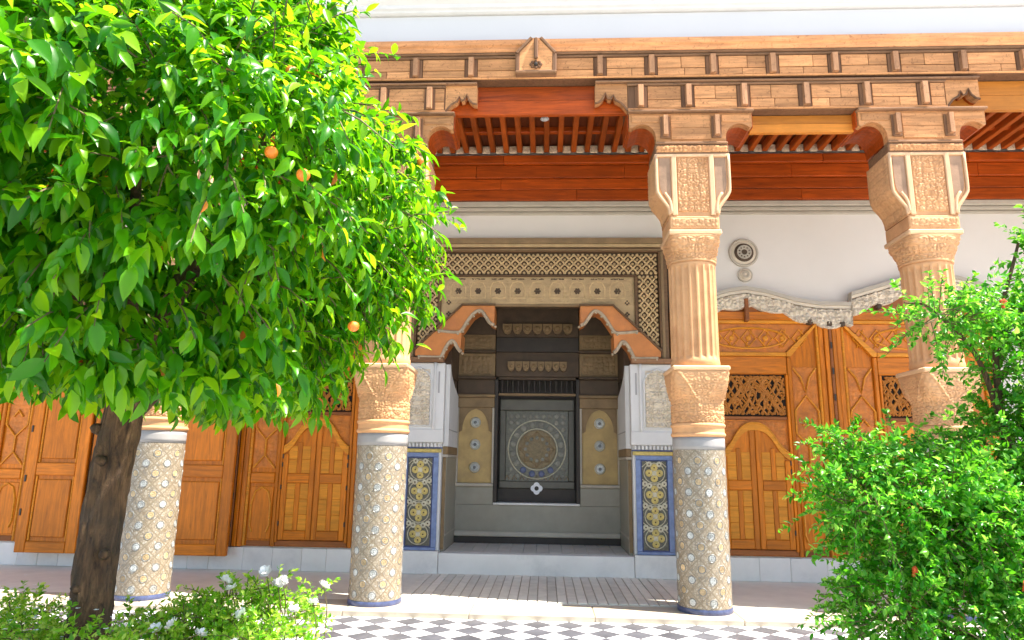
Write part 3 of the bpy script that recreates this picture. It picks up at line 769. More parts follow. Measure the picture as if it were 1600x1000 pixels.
# ------------------------------------------------------------------ pilasters of the portal
def pilaster(s, label):
    xi, xo = 1.15, 1.665
    t = thing('portal_pilaster', label, 'pilaster', (X0+s*1.41, YB, 0), 'pilasters carrying the portal')
    def X(a, b): return sorted((X0+s*a, X0+s*b))
    y = YB
    part('plinth_block', B(*X(1.165, 1.70), y-.075, y+.10, 0, .262, b=.006), 'marble', t)
    part('core', B(*X(1.17, 1.66), y-.015, y+.10, .264, 1.62, b=.002), 'stucco_grey', t)
    # tiled panel
    for (a, b, z0, z1) in ((1.20, 1.645, .266, .30), (1.20, 1.645, 1.365, 1.415), (1.20, 1.262, .302, 1.363), (1.583, 1.645, .302, 1.363)):
        part('blue_border', B(*X(a, b), y-.035, y-.016, z0, z1, b=.004), 'blue', t)
    for (a, b, z0, z1) in ((1.262, 1.583, .30, .316), (1.262, 1.583, 1.35, 1.364), (1.263, 1.275, .317, 1.349), (1.571, 1.582, .317, 1.349)):
        part('navy_line', B(*X(a, b), y-.032, y-.016, z0, z1, b=.002), 'navy_line', t)
    part('mosaic_ground', B(*X(1.276, 1.570), y-.022, y-.0155, .317, 1.349, b=.001), 'teal', t)
    xm = X0+s*1.423
    ros = MB().dome((0, 0, 0), .044, .010, 12).mesh('tile_rosette', 'ochre_tile'); ros2 = MB().dome((0, 0, 0), .034, .009, 12).mesh('tile_rosette', 'strap')
    core = MB().dome((0, -.009, 0), .010, .004, 8).mesh('rosette_core', 'alc_brown')
    st = MB()
    for i in range(4):
        zc = .45+i*.253
        for (dx, dz, me) in ((0, .065, ros), (0, -.065, ros), (.062, 0, ros), (-.062, 0, ros), (.115, .126, ros2), (-.115, .126, ros2), (0, 0, ros2), (.06, .105, ros2), (-.06, .105, ros2)):
            if zc+dz > 1.32: continue
            o = link('tile_rosette', me, t, (xm+dx-t.location.x, -.022, zc+dz))
            if abs(dx)+abs(dz) > .01: link('rosette_core', core, o)
        for rr in (.125, .045): st.tube([(xm+rr*math.cos(a), y-.024, zc+rr*.95*math.sin(a)) for a in np.linspace(0, 2*PI, 21)[:-1]], .006, 4, True)
        for q in (-1, 1): st.tube([(xm+q*.145, y-.024, zc+.126-.055), (xm+q*.085, y-.024, zc+.126), (xm+q*.145, y-.024, zc+.126+.055)], .006, 4)
    part('strapwork', st, 'strap', t, kind='stuff')
    part('ochre_band', B(*X(1.17, 1.66), y-.03, y+.02, 1.418, 1.465, b=.006), 'ochre_tile', t)
    part('small_ledge', B(*X(1.16, 1.67), y-.04, y+.02, 1.467, 1.482, b=.004), 'navy', t)
    for i in range(11):
        a = 1.185+i*.0455
        part('drop', B(*X(a, a+.03), y-.052, y-.016, 1.484, 1.535, b=.008), 'stucco_grey', t)
    # stucco capital
    part('capital_body', B(*X(1.155, 1.672), y-.05, y+.10, 1.54, 2.53, b=.006), 'stucco_grey', t)
    part('capital_base', B(*X(1.15, 1.68), y-.065, y-.049, 1.54, 1.70, b=.005), 'stucco_grey', t)
    w = MB(); w.tube([(X0+s*a, y-.055, b) for a, b in ((1.32, 1.74), (1.655, 1.74), (1.655, 2.30), (1.62, 2.40), (1.4875, 2.47), (1.355, 2.40), (1.32, 2.30))], .014, 6, True); part('panel_rim', w, 'stucco_grey', t, smooth=True)
    def hf(Xx, Zz):
        top = 2.46-np.abs(Xx-(X0+s*1.4875))**2*2.9
        return carve(Xx-(X0+s*1.4875), Zz, .095, 12)*(Zz < top)
    part('carved_panel', relief(*X(1.335, 1.64), 1.755, 2.455, y-.051, .034, .07, hf=hf, res=.006), 'stucco_cream', t, smooth=True)
    part('slot', B(*X(1.215, 1.235), y-.053, y-.049, 2.15, 2.42, b=.001), 'greyband', t)
    part('colonnette', MB().tube([(X0+s*1.275, y-.06, z) for z in (1.70, 1.8, 2.4, 2.53)], [.018, .014, .014, .024], 8), 'stucco_grey', t, smooth=True)
    # bracket of the reveal (scrolled white ear turning into the alcove)
    ear = [(y+.102, 1.50), (y+.98, 1.50), (y+.98, 2.20), (y+.55, 2.30), (y+.28, 2.40), (y+.102, 2.53)]
    part('reveal_capital', MB().prism(ear, *X(1.105, 1.42), axis='x'), 'stucco_grey', t)
    part('reveal_line', B(*X(1.098, 1.104), y+.105, y+.97, 1.70, 1.712, b=.001), 'greyband', t)
    return t
pilaster(-1, 'white stucco pilaster with blue bordered tile panel left of the alcove')
pilaster(1, 'white stucco pilaster with blue bordered tile panel right of the alcove')

# ------------------------------------------------------------------ alcove
al = thing('tiled_alcove', 'dim recessed alcove with grey dado and ochre panels behind the arch', 'alcove', (X0, YB, 0))
def alcove():
    y0, y1 = YB+.0, 9.72
    hw = 1.12
    part('step_slab', B(X0-1.16, X0+1.16, y0-.07, y0+.10, 0, .243, b=.006), 'marble', al)
    # floor boards of stone
    x = X0-hw
    while x < X0+hw-.01:
        x1 = min(x+.16, X0+hw); part('floor_strip', B(x+.002, x1-.002, y0+.102, y1, .2, .245, b=.003), 'alc_floor', al); x = x1
    for s in (-1, 1):
        part('side_dado', B(*sorted((X0+s*1.12, X0+s*1.42)), y0+.102, y1, .24, 1.36, b=.004), 'grey_dado', al)
        part('dado_rail', B(*sorted((X0+s*1.105, X0+s*1.42)), y0+.102, y1, 1.362, 1.40, b=.008), 'moulding_grey', al)
        part('dado_band', B(*sorted((X0+s*1.11, X0+s*1.42)), y0+.102, y1, 1.402, 1.498, b=.004), 'alc_tan', al)
        part('dado_strip', B(*sorted((X0+s*1.113, X0+s*1.119)), y0+.105, y1, .42, .445, b=.002), 'moulding_grey', al)
        part('edge_strip', B(*sorted((X0+s*1.125, X0+s*1.165)), y0+.08, y0+.10, .27, 1.36, b=.004), 'alc_tan', al)
        part('side_wall', B(*sorted((X0+s*1.12, X0+s*1.42)), y0+.31, y1, 2.42, 3.9, b=.004), 'alc_brown', al)
        part('side_wall', B(*sorted((X0+s*1.14, X0+s*1.42)), y1-.09, y1, 1.50, 2.42, b=.004), 'alc_brown', al)
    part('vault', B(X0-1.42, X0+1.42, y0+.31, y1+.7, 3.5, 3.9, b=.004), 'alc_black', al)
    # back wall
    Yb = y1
    part('leak_shell', B(X0-1.75, X0+1.75, Yb+.34, Yb+.5, -.05, 4.2, b=.003), 'alc_black', al)  # shell pieces added round the alcove to stop light leaking in
    part('leak_shell', B(X0-1.75, X0+1.75, YB+.305, Yb+.5, 3.91, 4.2, b=.003), 'alc_black', al)
    for s in (-1, 1): part('leak_shell', B(*sorted((X0+s*1.43, X0+s*1.75)), YB+.305, Yb+.339, -.05, 3.905, b=.003), 'alc_black', al)
    for s in (-1, 1): part('leak_shell', B(*sorted((X0+s*1.30, X0+s*1.70)), YB+.021, YB+.3, 1.60, 4.1, b=.003), 'alc_brown', al)
    part('leak_shell', B(X0-1.70, X0+1.70, YB+.022, YB+.302, 3.31, 4.1, b=.003), 'alc_brown', al)
    nx0, nx1 = X0-.555, X0+.535
    part('back_dado', B(X0-1.13, X0+1.13, Yb, Yb+.06, .24, .745, b=.003), 'grey_dado', al)
    for (a, b) in ((X0-1.13, nx0-.05), (nx1+.05, X0+1.13)):
        part('back_dado', B(a, b, Yb, Yb+.06, .747, .985, b=.003), 'grey_dado', al)
        part('ledge', B(a, b, Yb-.035, Yb+.06, .987, 1.03, b=.008), 'moulding_grey', al)
        part('ochre_panel', B(a+.03, b-.03, Yb+.02, Yb+.06, 1.032, 2.06, b=.003), 'alc_ochre', al)
        xm = (a+b)/2; w = (b-a)/2-.035
        for sg in (-1, 1):
            spd = [(xm+sg*w, 1.72), (xm+sg*w, 2.06), (xm, 2.06), (xm, 2.045)]+[(xm+sg*w*.82*math.sin(t), 1.74+.30*math.cos(t)) for t in np.linspace(.1, PI/2, 7)]
            part('arch_spandrel', MB().prism(spd, Yb+.004, Yb+.019), 'alc_tan', al)
        for (p, q) in ((a, a+.028), (b-.028, b)): part('panel_frame', B(p, q, Yb-.01, Yb+.06, 1.032, 2.06, b=.004), 'moulding_grey', al)
        for z in (1.24, 1.55, 1.855):
            m = MB().dome((xm, Yb+.019, z), .074, .022, 18); o = part('medallion', m, 'rose_white', al)
            part('medallion_core', MB().dome((xm, Yb-.003, z), .022, .012, 12), 'rose_core', o)
            part('medallion_rim', MB().tube([(xm+.06*math.cos(t), Yb-.003, z+.06*math.sin(t)) for t in np.linspace(0, 2*PI, 21)[:-1]], .007, 5, True), 'strap', o)
        part('tan_frieze', B(a, b, Yb-.02, Yb+.06, 2.062, 2.20, b=.006), 'alc_tan', al)
        part('ledge', B(a-.01, b+.01, Yb-.05, Yb+.06, 2.202, 2.245, b=.008), 'alc_tan', al)
        part('dark_board', B(a, b, Yb-.0, Yb+.06, 2.247, 2.46, b=.004), 'alc_brown', al)
        part('ledge', B(a-.01, b+.01, Yb-.07, Yb+.06, 2.462, 2.50, b=.008), 'alc_brown', al)
        part('carved_board', relief(a+.04, b-.04, 2.53, 2.80, Yb-.001, .016, .07, 3, .012), 'alc_tan', al, smooth=True)
        part('board', B(a, b, Yb, Yb+.06, 2.502, 2.83, b=.004), 'alc_tan', al)
        part('ledge', B(a-.01, b+.01, Yb-.05, Yb+.06, 2.832, 2.875, b=.008), 'alc_brown', al)
        part('board', B(a, b, Yb, Yb+.06, 2.877, 3.10, b=.004), 'alc_tan', al)
        part('carved_board', relief(a+.04, b-.04, 2.90, 3.08, Yb-.001, .014, .06, 6, .012), 'alc_tan', al, smooth=True)
        part('board', B(a, b, Yb, Yb+.06, 3.102, 3.5, b=.004), 'alc_brown', al)
    part('skirting', B(X0-1.12, X0+1.12, Yb-.03, Yb-.001, .24, .33, b=.006), 'alc_black', al)
    part('skirting', B(X0-1.12, X0+1.12, Yb-.045, Yb-.001, .332, .40, b=.012), 'moulding_grey', al)
    # window recess with tile panel
    Yr = Yb+.26
    part('sill', B(nx0-.045, nx1+.045, Yb-.03, Yr, .747, .775, b=.006), 'marble', al)
    for (a, b) in ((nx0-.048, nx0), (nx1, nx1+.048)):
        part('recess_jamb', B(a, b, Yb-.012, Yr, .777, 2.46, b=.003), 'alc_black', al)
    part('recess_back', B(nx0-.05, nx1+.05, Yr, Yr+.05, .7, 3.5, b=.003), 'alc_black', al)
    part('recess_foot', B(nx0+.001, nx1-.001, Yr-.06, Yr-.001, .777, .96, b=.003), 'alc_black', al)
    part('tile_frame', B(nx0+.02, nx1-.02, Yr-.09, Yr-.001, 2.04, 2.20, b=.01), 'frame_dark', al)
    part('tile_frame', B(nx0+.02, nx1-.02, Yr-.09, Yr-.001, .962, 1.06, b=.01), 'frame_dark', al)
    for (a, b) in ((nx0+.02, nx0+.105), (nx1-.105, nx1-.02)): part('tile_frame', B(a, b, Yr-.085, Yr-.001, 1.062, 2.038, b=.01), 'frame_dark', al)
    part('mosaic_panel', B(nx0+.107, nx1-.107, Yr-.045, Yr-.001, 1.062, 2.038, b=.002), 'teal', al)
    xm = (nx0+nx1)/2; zm = 1.50
    part('gold_disc', MB().dome((xm, Yr-.045, zm), .27, .012, 28, ry=.27), 'muted_gold', al)
    for k in range(16):
        t = 2*PI*(k+.5)/16
        o = part('mosaic_rosette', MB().dome((xm+.345*math.cos(t), Yr-.045, zm+.345*math.sin(t)), .045, .012, 10), 'navy' if math.sin(t) < -.75 else 'muted_star', al)
    for qx in range(-4, 5):
        for qz in range(-5, 6):
            ex, ez = qx*.092, qz*.092
            if math.hypot(ex, ez) > .43 and abs(ex) < .40 and abs(ez) < .46:
                part('mosaic_star', MB().dome((xm+ex, Yr-.045, zm+.05*0+ez), .032, .008, 8), 'muted_star', al)
    for k in range(12):
        t = 2*PI*k/12
        part('mosaic_star', MB().dome((xm+.16*math.cos(t), Yr-.057, zm+.16*math.sin(t)), .026, .006, 8), 'muted_star', al)
    for rr, w_ in ((.285, .009), (.405, .010)):
        part('mosaic_ring', MB().tube([(xm+rr*math.cos(t), Yr-.048, zm+rr*math.sin(t)) for t in np.linspace(0, 2*PI, 41)[:-1]], w_, 5, True), 'strap', al)
    st = MB()
    for k in range(8):
        t = 2*PI*k/8
        for q in (2, 3): st.tube([(xm+.25*math.cos(t), Yr-.054, zm+.25*math.sin(t)), (xm+.25*math.cos(t+q*PI/4), Yr-.054, zm+.25*math.sin(t+q*PI/4))], .004, 4)
    for k in range(9):
        xx = nx0+.13+k*(nx1-nx0-.26)/8; st.tube([(xx-.03, Yr-.047, 1.08), (xx, Yr-.047, 1.14), (xx+.03, Yr-.047, 1.08)], .006, 4)
    part('mosaic_strapwork', st, 'alc_tan', al, kind='stuff')
    # dark baluster screen and corbel rows above
    part('screen_rail', B(nx0, nx1, Yb+.02, Yb+.10, 2.235, 2.27, b=.006), 'alc_tan', al)
    part('screen_rail', B(nx0, nx1, Yb+.02, Yb+.10, 2.46, 2.50, b=.006), 'alc_brown', al)
    for k in range(14):
        xx = nx0+.05+k*(nx1-nx0-.1)/13
        part('baluster', MB().tube([(xx, Yb+.06, z) for z in (2.272, 2.32, 2.37, 2.42, 2.458)], [.010, .018, .010, .018, .010], 6), 'alc_black', al)
    def corbels(z, w, n, h):
        for k in range(n):
            xx = xm-w+(k+.5)*2*w/n; r = w/n*.92
            m = MB(); m.prism([(xx-r, z+h), (xx-r, z+h*.5), (xx-r*.6, z+h*.12), (xx, z), (xx+r*.6, z+h*.12), (xx+r, z+h*.5), (xx+r, z+h)], Yb-.06, Yb+.06)
            m.dome((xx, Yb-.06, z+h*.55), r*.6, .02, 8)
            part('corbel', m, 'alc_tan', al)
    part('corbel_board', B(nx0-.04, nx1+.04, Yb, Yb+.08, 2.502, 2.85, b=.004), 'alc_brown', al)
    corbels(2.57, .42, 8, .14)
    part('corbel_board', B(nx0-.04, nx1+.04, Yb-.02, Yb+.08, 2.852, 3.06, b=.004), 'alc_black', al)
    part('corbel_board', B(nx0-.04, nx1+.04, Yb, Yb+.08, 3.062, 3.5, b=.004), 'alc_brown', al)
    corbels(3.10, .5, 7, .15)
alcove()
pq = thing('quatrefoil_plaque', 'small white quatrefoil plaque on the dark alcove sill', 'plaque', (X0-.01, 9.9, .93))
m = MB()
out = []
for k in range(48):
    t = 2*PI*k/48; r = .062+.022*abs(math.cos(2*t)); out.append((X0-.01+r*math.cos(t), .965+r*math.sin(t)))
part('plate', MB().prism(out, 9.88, 9.898), 'tile_white', pq)
part('dark_boss', MB().dome((X0-.01, 9.879, .965), .03, .012, 12), 'iron', pq)

# ------------------------------------------------------------------ wall ornaments
def ornament(x, z, r, label, name):
    t = thing(name, label, 'ornament', (x, YB, z-r))
    part('backplate', MB().dome((x, YB-.001, z), r, .035, 28), 'stucco_cream', t, smooth=True)
    part('rim', MB().tube([(x+r*.93*math.cos(a), YB-.02, z+r*.93*math.sin(a)) for a in np.linspace(0, 2*PI, 33)[:-1]], r*.09, 8, True), 'moulding_grey', t, smooth=True)
    part('dark_dish', MB().dome((x, YB-.034, z-.01*r), r*.66, .02, 24), 'alc_brown' if r > .1 else 'stucco_cream', t)
    m = MB()
    for rr in (.25, .45): m.tube([(x+r*rr*math.cos(a), YB-.055, z+r*rr*math.sin(a)) for a in np.linspace(0, 2*PI, 17)[:-1]], r*.06, 5, True)
    for k in range(10): m.dome((x+r*.35*math.cos(k*.628), YB-.052, z+r*.35*math.sin(k*.628)), r*.08, .012, 6)
    part('carved_rings', m, 'moulding_grey', t)
ornament(2.53, 3.985, .185, 'large round stucco medallion with dark centre on the cream wall', 'wall_medallion')
ornament(2.535, 3.69, .092, 'small round cream stucco boss under the large medallion', 'wall_boss')

cl = thing('ceiling_lamp', 'small white round lamp fixed under the rafters of the middle bay', 'lamp', (-.02, 7.35, 5.2))
part('bracket', MB().tube([(-.02, 7.35, 5.30), (-.02, 7.35, 5.22)], .012, 8), 'iron', cl)
m = MB(); m.grid(lambda U, V: (-.02+.05*np.sin(V*PI/2)*np.cos(2*PI*U), 7.35+.05*np.sin(V*PI/2)*np.sin(2*PI*U), 5.19+.035*np.cos(V*PI/2)), 20, 6, True)
part('shade', m, 'tile_white', cl, smooth=True)
m = MB(); m.grid(lambda U, V: (-.02+.035*np.sin(V*PI)*np.cos(2*PI*U), 7.35+.035*np.sin(V*PI)*np.sin(2*PI*U), 5.19-.014*np.cos(V*PI)), 16, 8, True)
part('bulb', m, 'tile_white', cl, smooth=True)

# ------------------------------------------------------------------ doors
tp = [(1.60, 3.30), (2.0, 3.40), (2.3, 3.49), (2.5, 3.52), (2.75, 3.48), (3.12, 3.37), (3.4, 3.325), (3.78, 3.32), (3.80, 3.45), (4.1, 3.54), (4.47, 3.655), (4.75, 3.70), (5.1, 3.66), (5.5, 3.54)]
def top_right(x): return float(np.interp(x, [p[0] for p in tp], [p[1] for p in tp]))
def top_left(x): return top_right(2*X0-x)
def bigdoor(xa, label, w=1.93, motif='hex', topf=None):
    """giant panelled door leaf with an arched wicket of two shutters, lattice above"""
    y = YB-.02
    t = thing('carved_door', label, 'door', (xa, YB, .27), 'carved cedar doors along the back wall')
    def bx(name, a, b, z0, z1, p, mat, d=.02, bev=.006): return part(name, B(xa+a, xa+b, y-p, y-p+d, z0, z1, b=bev), mat, t)
    bx('backing_board', .02, w-.02, .275, 3.2, .0, 'door_z', .018, .002)
    # horizontal boards at the head up to the pediment
    for z in (3.205, 3.285, 3.365, 3.445, 3.525):
        xs_ = [q for q in np.linspace(xa+.01, xa+w-.01, 40) if topf(q)-.03 > z]
        if len(xs_) < 2: continue
        up = [(q, min(z+.078, topf(q)-.025)) for q in xs_]
        part('head_board', MB().prism([(xs_[0], z)]+up+[(xs_[-1], z)], y-.01, y+.018), 'door_red', t)
    for (a, b) in ((0, .05), (.055, .115)):
        bx('stile', a, b, .27, 3.20, .03+.02*(a == 0), 'door_z', .05); bx('stile', w-b, w-a, .27, 3.20, .03+.02*(a == 0), 'door_z', .05)
    bx('top_rail', .117, w-.117, 3.10, 3.20, .045, 'door_x', .06); bx('top_rail', .117, w-.117, 3.055, 3.098, .032, 'door_pale', .05)
    # mitred frame: lintel panel and side panels
    iz = 2.66; sw = .44
    for s in (0, 1):
        def X(a): return xa+(a if s == 0 else w-a)
        m = MB().prism([(X(.12), 3.05), (X(.15), 3.05), (X(.52), iz+.03), (X(.52), iz-.02), (X(.47), iz-.02)], y-.045, y)
        part('mitre_moulding', m, 'door_pale', t)
        part('panel_moulding', B(*sorted((X(.47), X(.52))), y-.04, y, .275, iz-.025, b=.01), 'door_z', t)
        part('panel_moulding', B(*sorted((X(.118), X(.15))), y-.035, y, .275, 3.04, b=.01), 'door_pale', t)
        a, b = sorted((X(.155), X(.465))); xm = (a+b)/2
        part('carved_panel', relief(a, b, 1.20, 2.52, y-.003, .008, .055, 14, .012), 'door_carved', t, smooth=True)
        part('panel_moulding', B(a, b, y-.03, y, 1.02, 1.15, b=.012), 'door_x', t)
        part('plain_panel', B(a+.01, b-.01, y-.012, y, .36, .98, b=.01), 'door_z', t)
        part('plain_panel', B(a+.01, b-.01, y-.012, y, .28, .34, b=.01), 'door_red', t)
        mo = MB(); h2 = .14
        for path in ([(-h2, 1.98), (0, 2.16), (h2, 1.98)], [(-h2, 1.98), (-h2, 1.70), (0, 1.55), (h2, 1.70), (h2, 1.98)], [(-h2, 1.20), (0, 1.36), (h2, 1.20)], [(0, 1.36), (0, 1.55)], [(-h2, 2.50), (-.05, 2.38), (0, 2.2), (.05, 2.38), (h2, 2.5)], [(-.09, .44), (-h2+.02, .52), (-h2+.02, .78), (-.08, .92), (0, .97), (.08, .92), (h2-.02, .78), (h2-.02, .52), (.09, .44)], [(-.06, 1.8), (0, 1.88), (.06, 1.8)]):
            mo.tube([(xm+p, y-.016, q) for p, q in path], .0135, 5)
        part('carved_motif', mo, 'door_pale', t)
    m = MB()
    part('lintel_panel', MB().prism([(xa+.19, 3.045), (xa+w-.19, 3.045), (xa+w-.53, iz+.035), (xa+.53, iz+.035)], y-.014, y), 'door_carved', t)
    cx = xa+w/2
    mo = MB()
    for k in range(7):
        q = -.62+k*.2067; d = .09
        mo.tube([(cx+q-d, y-.02, 2.87), (cx+q, y-.02, 2.87+.11), (cx+q+d, y-.02, 2.87), (cx+q, y-.02, 2.87-.11)], .011, 5, True)
        mo.dome((cx+q, y-.014, 2.87), .035, .02, 8)
        mo.tube([(cx+q-.045, y-.018, 2.75), (cx+q+.045, y-.018, 2.98)], .007, 4)
    mo.tube([(cx+.45*math.cos(a), y-.022, 2.87+.13*math.sin(a)) for a in np.linspace(0, 2*PI, 33)[:-1]], .013, 5, True)
    part('carved_motif', mo, 'door_pale', t)
    bx('wicket_lintel', .525, w-.525, iz-.02, iz+.03, .05, 'door_pale', .06)
    bx('wicket_lintel', .525, w-.525, 2.42, iz-.022, .03, 'door_x', .045)
    # lattice
    a0, a1 = .555, w-.555
    bx('dark_backing', a0, a1, 1.90, 2.415, .002, 'dark', .02, .001)  # solid near-black sheet, shade behind the fretwork put into its colour
    for (p, q) in ((.523, .553), (w-.553, w-.523)): bx('wicket_jamb', p, q, .33, 2.415, .05, 'door_z', .06)
    fw = MB(); X1, X2, Z1, Z2 = xa+a0, xa+a1, 1.905, 2.41
    def clip(pts):
        o = []
        for p in pts:
            if X1+.01 < p[0] < X2-.01 and Z1+.01 < p[1] < Z2-.01: o.append((p[0], y-.02+.006*math.sin(40*p[0]), p[1]))
            elif len(o) > 1: fw.tube(o, .0125, 5); o = []
            else: o = []
        if len(o) > 1: fw.tube(o, .0125, 5)
    for i in range(-4, 5):
        for j in range(0, 5):
            px, pz = cx+i*.118+(.059 if j % 2 else 0), Z1+.03+j*.112
            r = .060+.007*((i*7+j*3) % 3-1); a0_ = (i*5+j*3) % 7
            clip([(px+(r-.0052*k)*math.cos(a0_+k*.42), pz+(r-.0052*k)*math.sin(a0_+k*.42)) for k in range(11)])
            clip([(px-.05+.1*u, pz+.075*math.sin(u*3+a0_)) for u in np.linspace(0, 1, 10)])
            if X1+.02 < px < X2-.02 and Z1+.02 < pz < Z2-.02: fw.dome((px, y-.018, pz), .02, .02, 7)
    for k in range(-9, 10):
        for q in (-1, 1): clip([(cx+k*.082+q*.26*u+.012*math.sin(u*9+k), Z1+u*.51) for u in np.linspace(0, 1, 26)])
    for q in (-1, 1):
        for o_ in (0, .03): clip([(cx+q*(-.36+.75*u), Z1+.02+o_+.46*math.sin(u*2.2)) for u in np.linspace(0, 1, 26)])
    part('fretwork', fw, 'orange_board' if motif else 'door_x', t, kind='stuff')
    bx('fretwork_rail', a0, a1, 1.862, 1.902, .035, 'door_red', .05)
    # spandrel and ogee arched shutters
    bx('spandrel', a0, a1, 1.40, 1.86, .012, 'door_carved', .02, .001)
    sp_ = relief(xa+a0+.01, xa+a1-.01, 1.56, 1.85, y-.013, .010, .05, 21, .011); part('spandrel_carving', sp_, 'door_carved', t, smooth=True)
    hw = (a1-a0)/2
    og = [(-hw+.005, 1.455), (-hw*.86, 1.49), (-hw*.70, 1.56), (-hw*.52, 1.68), (-hw*.34, 1.765), (-hw*.15, 1.805), (0, 1.81)]
    for s in (-1, 1):
        pts = [Vector((cx-s*a*1.0, 0, b)) if False else Vector((cx+s*(-a), 0, b)) for a, b in og]
        cur = spline(pts, 4)
        lo = [Vector((q.x, 0, q.z-.075)) for q in cur]
        # shutter leaf panel following the arch
        poly = [(q.x, q.z) for q in cur]+[(cx+s*.004, .36), (cx+s*(hw-.006), .36)]
        sh = part('shutter', MB().prism(poly, y-.034, y-.013), 'door_z', t)
        m = MB()
        for i in range(len(cur)-1):
            a_, b_, c_, d_ = cur[i], cur[i+1], lo[i+1], lo[i]
            m.prism([(a_.x, a_.z), (b_.x, b_.z), (c_.x, c_.z), (d_.x, d_.z)], y-.056, y-.034)
        part('arch_rail', m, 'door_pale', sh)
        m = MB(); m.tube([(q.x, y-.05, q.z+.012) for q in cur], .012, 6); part('arch_moulding', m, 'door_pale', t)
        def SX(a, b): return sorted((cx+s*a, cx+s*b))
        part('stile', B(*SX(.004, .065), y-.055, y-.034, .36, 1.735, b=.006), 'door_z', sh)
        part('stile', B(*SX(hw-.07, hw-.006), y-.055, y-.034, .36, 1.375, b=.006), 'door_z', sh)
        for (z0, z1) in ((.36, .465), (1.03, 1.14)): part('rail', B(*SX(.066, hw-.071), y-.054, y-.034, z0, z1, b=.006), 'door_x', sh)
        mid = (.066+hw-.07)/2
        part('mullion', B(*SX(mid-.028, mid+.028), y-.048, y-.034, .466, 1.029, b=.005), 'door_z', sh)
        part('mullion', B(*SX(mid-.028, mid+.028), y-.048, y-.034, 1.141, 1.52, b=.005), 'door_z', sh)
        for (p, q) in ((.068, mid-.03), (mid+.03, hw-.073)):
            for (z0, n) in ((.47, 3), (1.145, 2)):
                dz = (1.025-.47)/3 if z0 < 1 else .165
                for k in range(n): part('slat', B(*SX(p, q), y-.042, y-.0345, z0+k*dz+.002, z0+(k+1)*dz-.002, b=.005), 'door_pale', sh)
        for z in (.52, .95, 1.22, 1.32):
            part('hinge', B(*SX(hw-.012, hw+.004), y-.062, y-.053, z, z+.055, b=.003), 'iron', t)
    bx('threshold', .525, w-.525, .285, .35, .03, 'door_red', .05)
    return t
d1 = bigdoor(1.56, 'carved cedar door with arched shutters right of the tall column by the alcove', topf=top_right)
d2 = bigdoor(3.535, 'carved cedar door behind the right column and pomegranate shrub', topf=top_right)
d3 = bigdoor(-3.79, 'carved cedar door with arched shutters between two columns left of the alcove', topf=top_left)
d4 = bigdoor(-8.35, 'carved cedar door at the far left edge behind the orange tree', topf=lambda x: 3.45)
def seam(xx, label):
    t = thing('hinge_post', label, 'post', (xx, YB, .27), 'narrow posts between doors')
    part('post', B(xx-.018, xx+.018, YB-.075, YB-.004, .27, 3.3, b=.006), 'door_red', t)
    for k in range(9): part('iron_stud', B(xx-.012, xx+.012, YB-.085, YB-.074, .5+k*.32, .58+k*.32, b=.004), 'iron', t)
seam(3.512, 'dark studded post between the two carved doors at right')
seam(-3.82, 'dark studded post left of the arched door beside the alcove')

def leafdoor(xa, xb, label, yy, zb):
    t = thing('panelled_leaf', label, 'door leaf', ((xa+xb)/2, yy, zb), 'plain panelled door leaves standing open')
    w = xb-xa
    part('backing_board', B(xa+.01, xb-.01, yy-.015, yy+.03, zb, 3.4, b=.003), 'door_z', t)
    for (a, b) in ((0, .13), (w-.13, w)):
        part('stile', B(xa+a, xa+b, yy-.045, yy-.016, zb, 3.4, b=.008), 'door_z', t)
    for (z0, z1) in ((zb, zb+.13), (1.08, 1.23), (2.2, 2.35), (3.27, 3.4)):
        part('rail', B(xa+.132, xb-.132, yy-.044, yy-.016, z0, z1, b=.008), 'door_x', t)
    for (z0, z1) in ((zb+.13, 1.08), (1.23, 2.2), (2.35, 3.27)):
        part('raised_panel', B(xa+.17, xb-.17, yy-.036, yy-.016, z0+.05, z1-.05, b=.018), 'door_z', t)
        for (a, b) in ((.134, .158), (w-.158, w-.134)): part('bead', B(xa+a, xa+b, yy-.034, yy-.016, z0+.004, z1-.004, b=.009), 'door_pale', t)
    for z in (.6, 1.0, 1.6, 2.4):
        part('hinge', B(xa+.006, xa+.03, yy-.056, yy-.044, z, z+.08, b=.003), 'iron', t)
leafdoor(-4.76, -3.79, 'panelled cedar leaf right of the leftmost column with square lower panel', 8.50, .17)
leafdoor(-5.60, -4.78, 'panelled cedar leaf behind the leftmost tiled column', 8.50, .22)
leafdoor(-6.38, -5.62, 'panelled cedar leaf seen just left of the orange tree trunk', 8.46, .17)

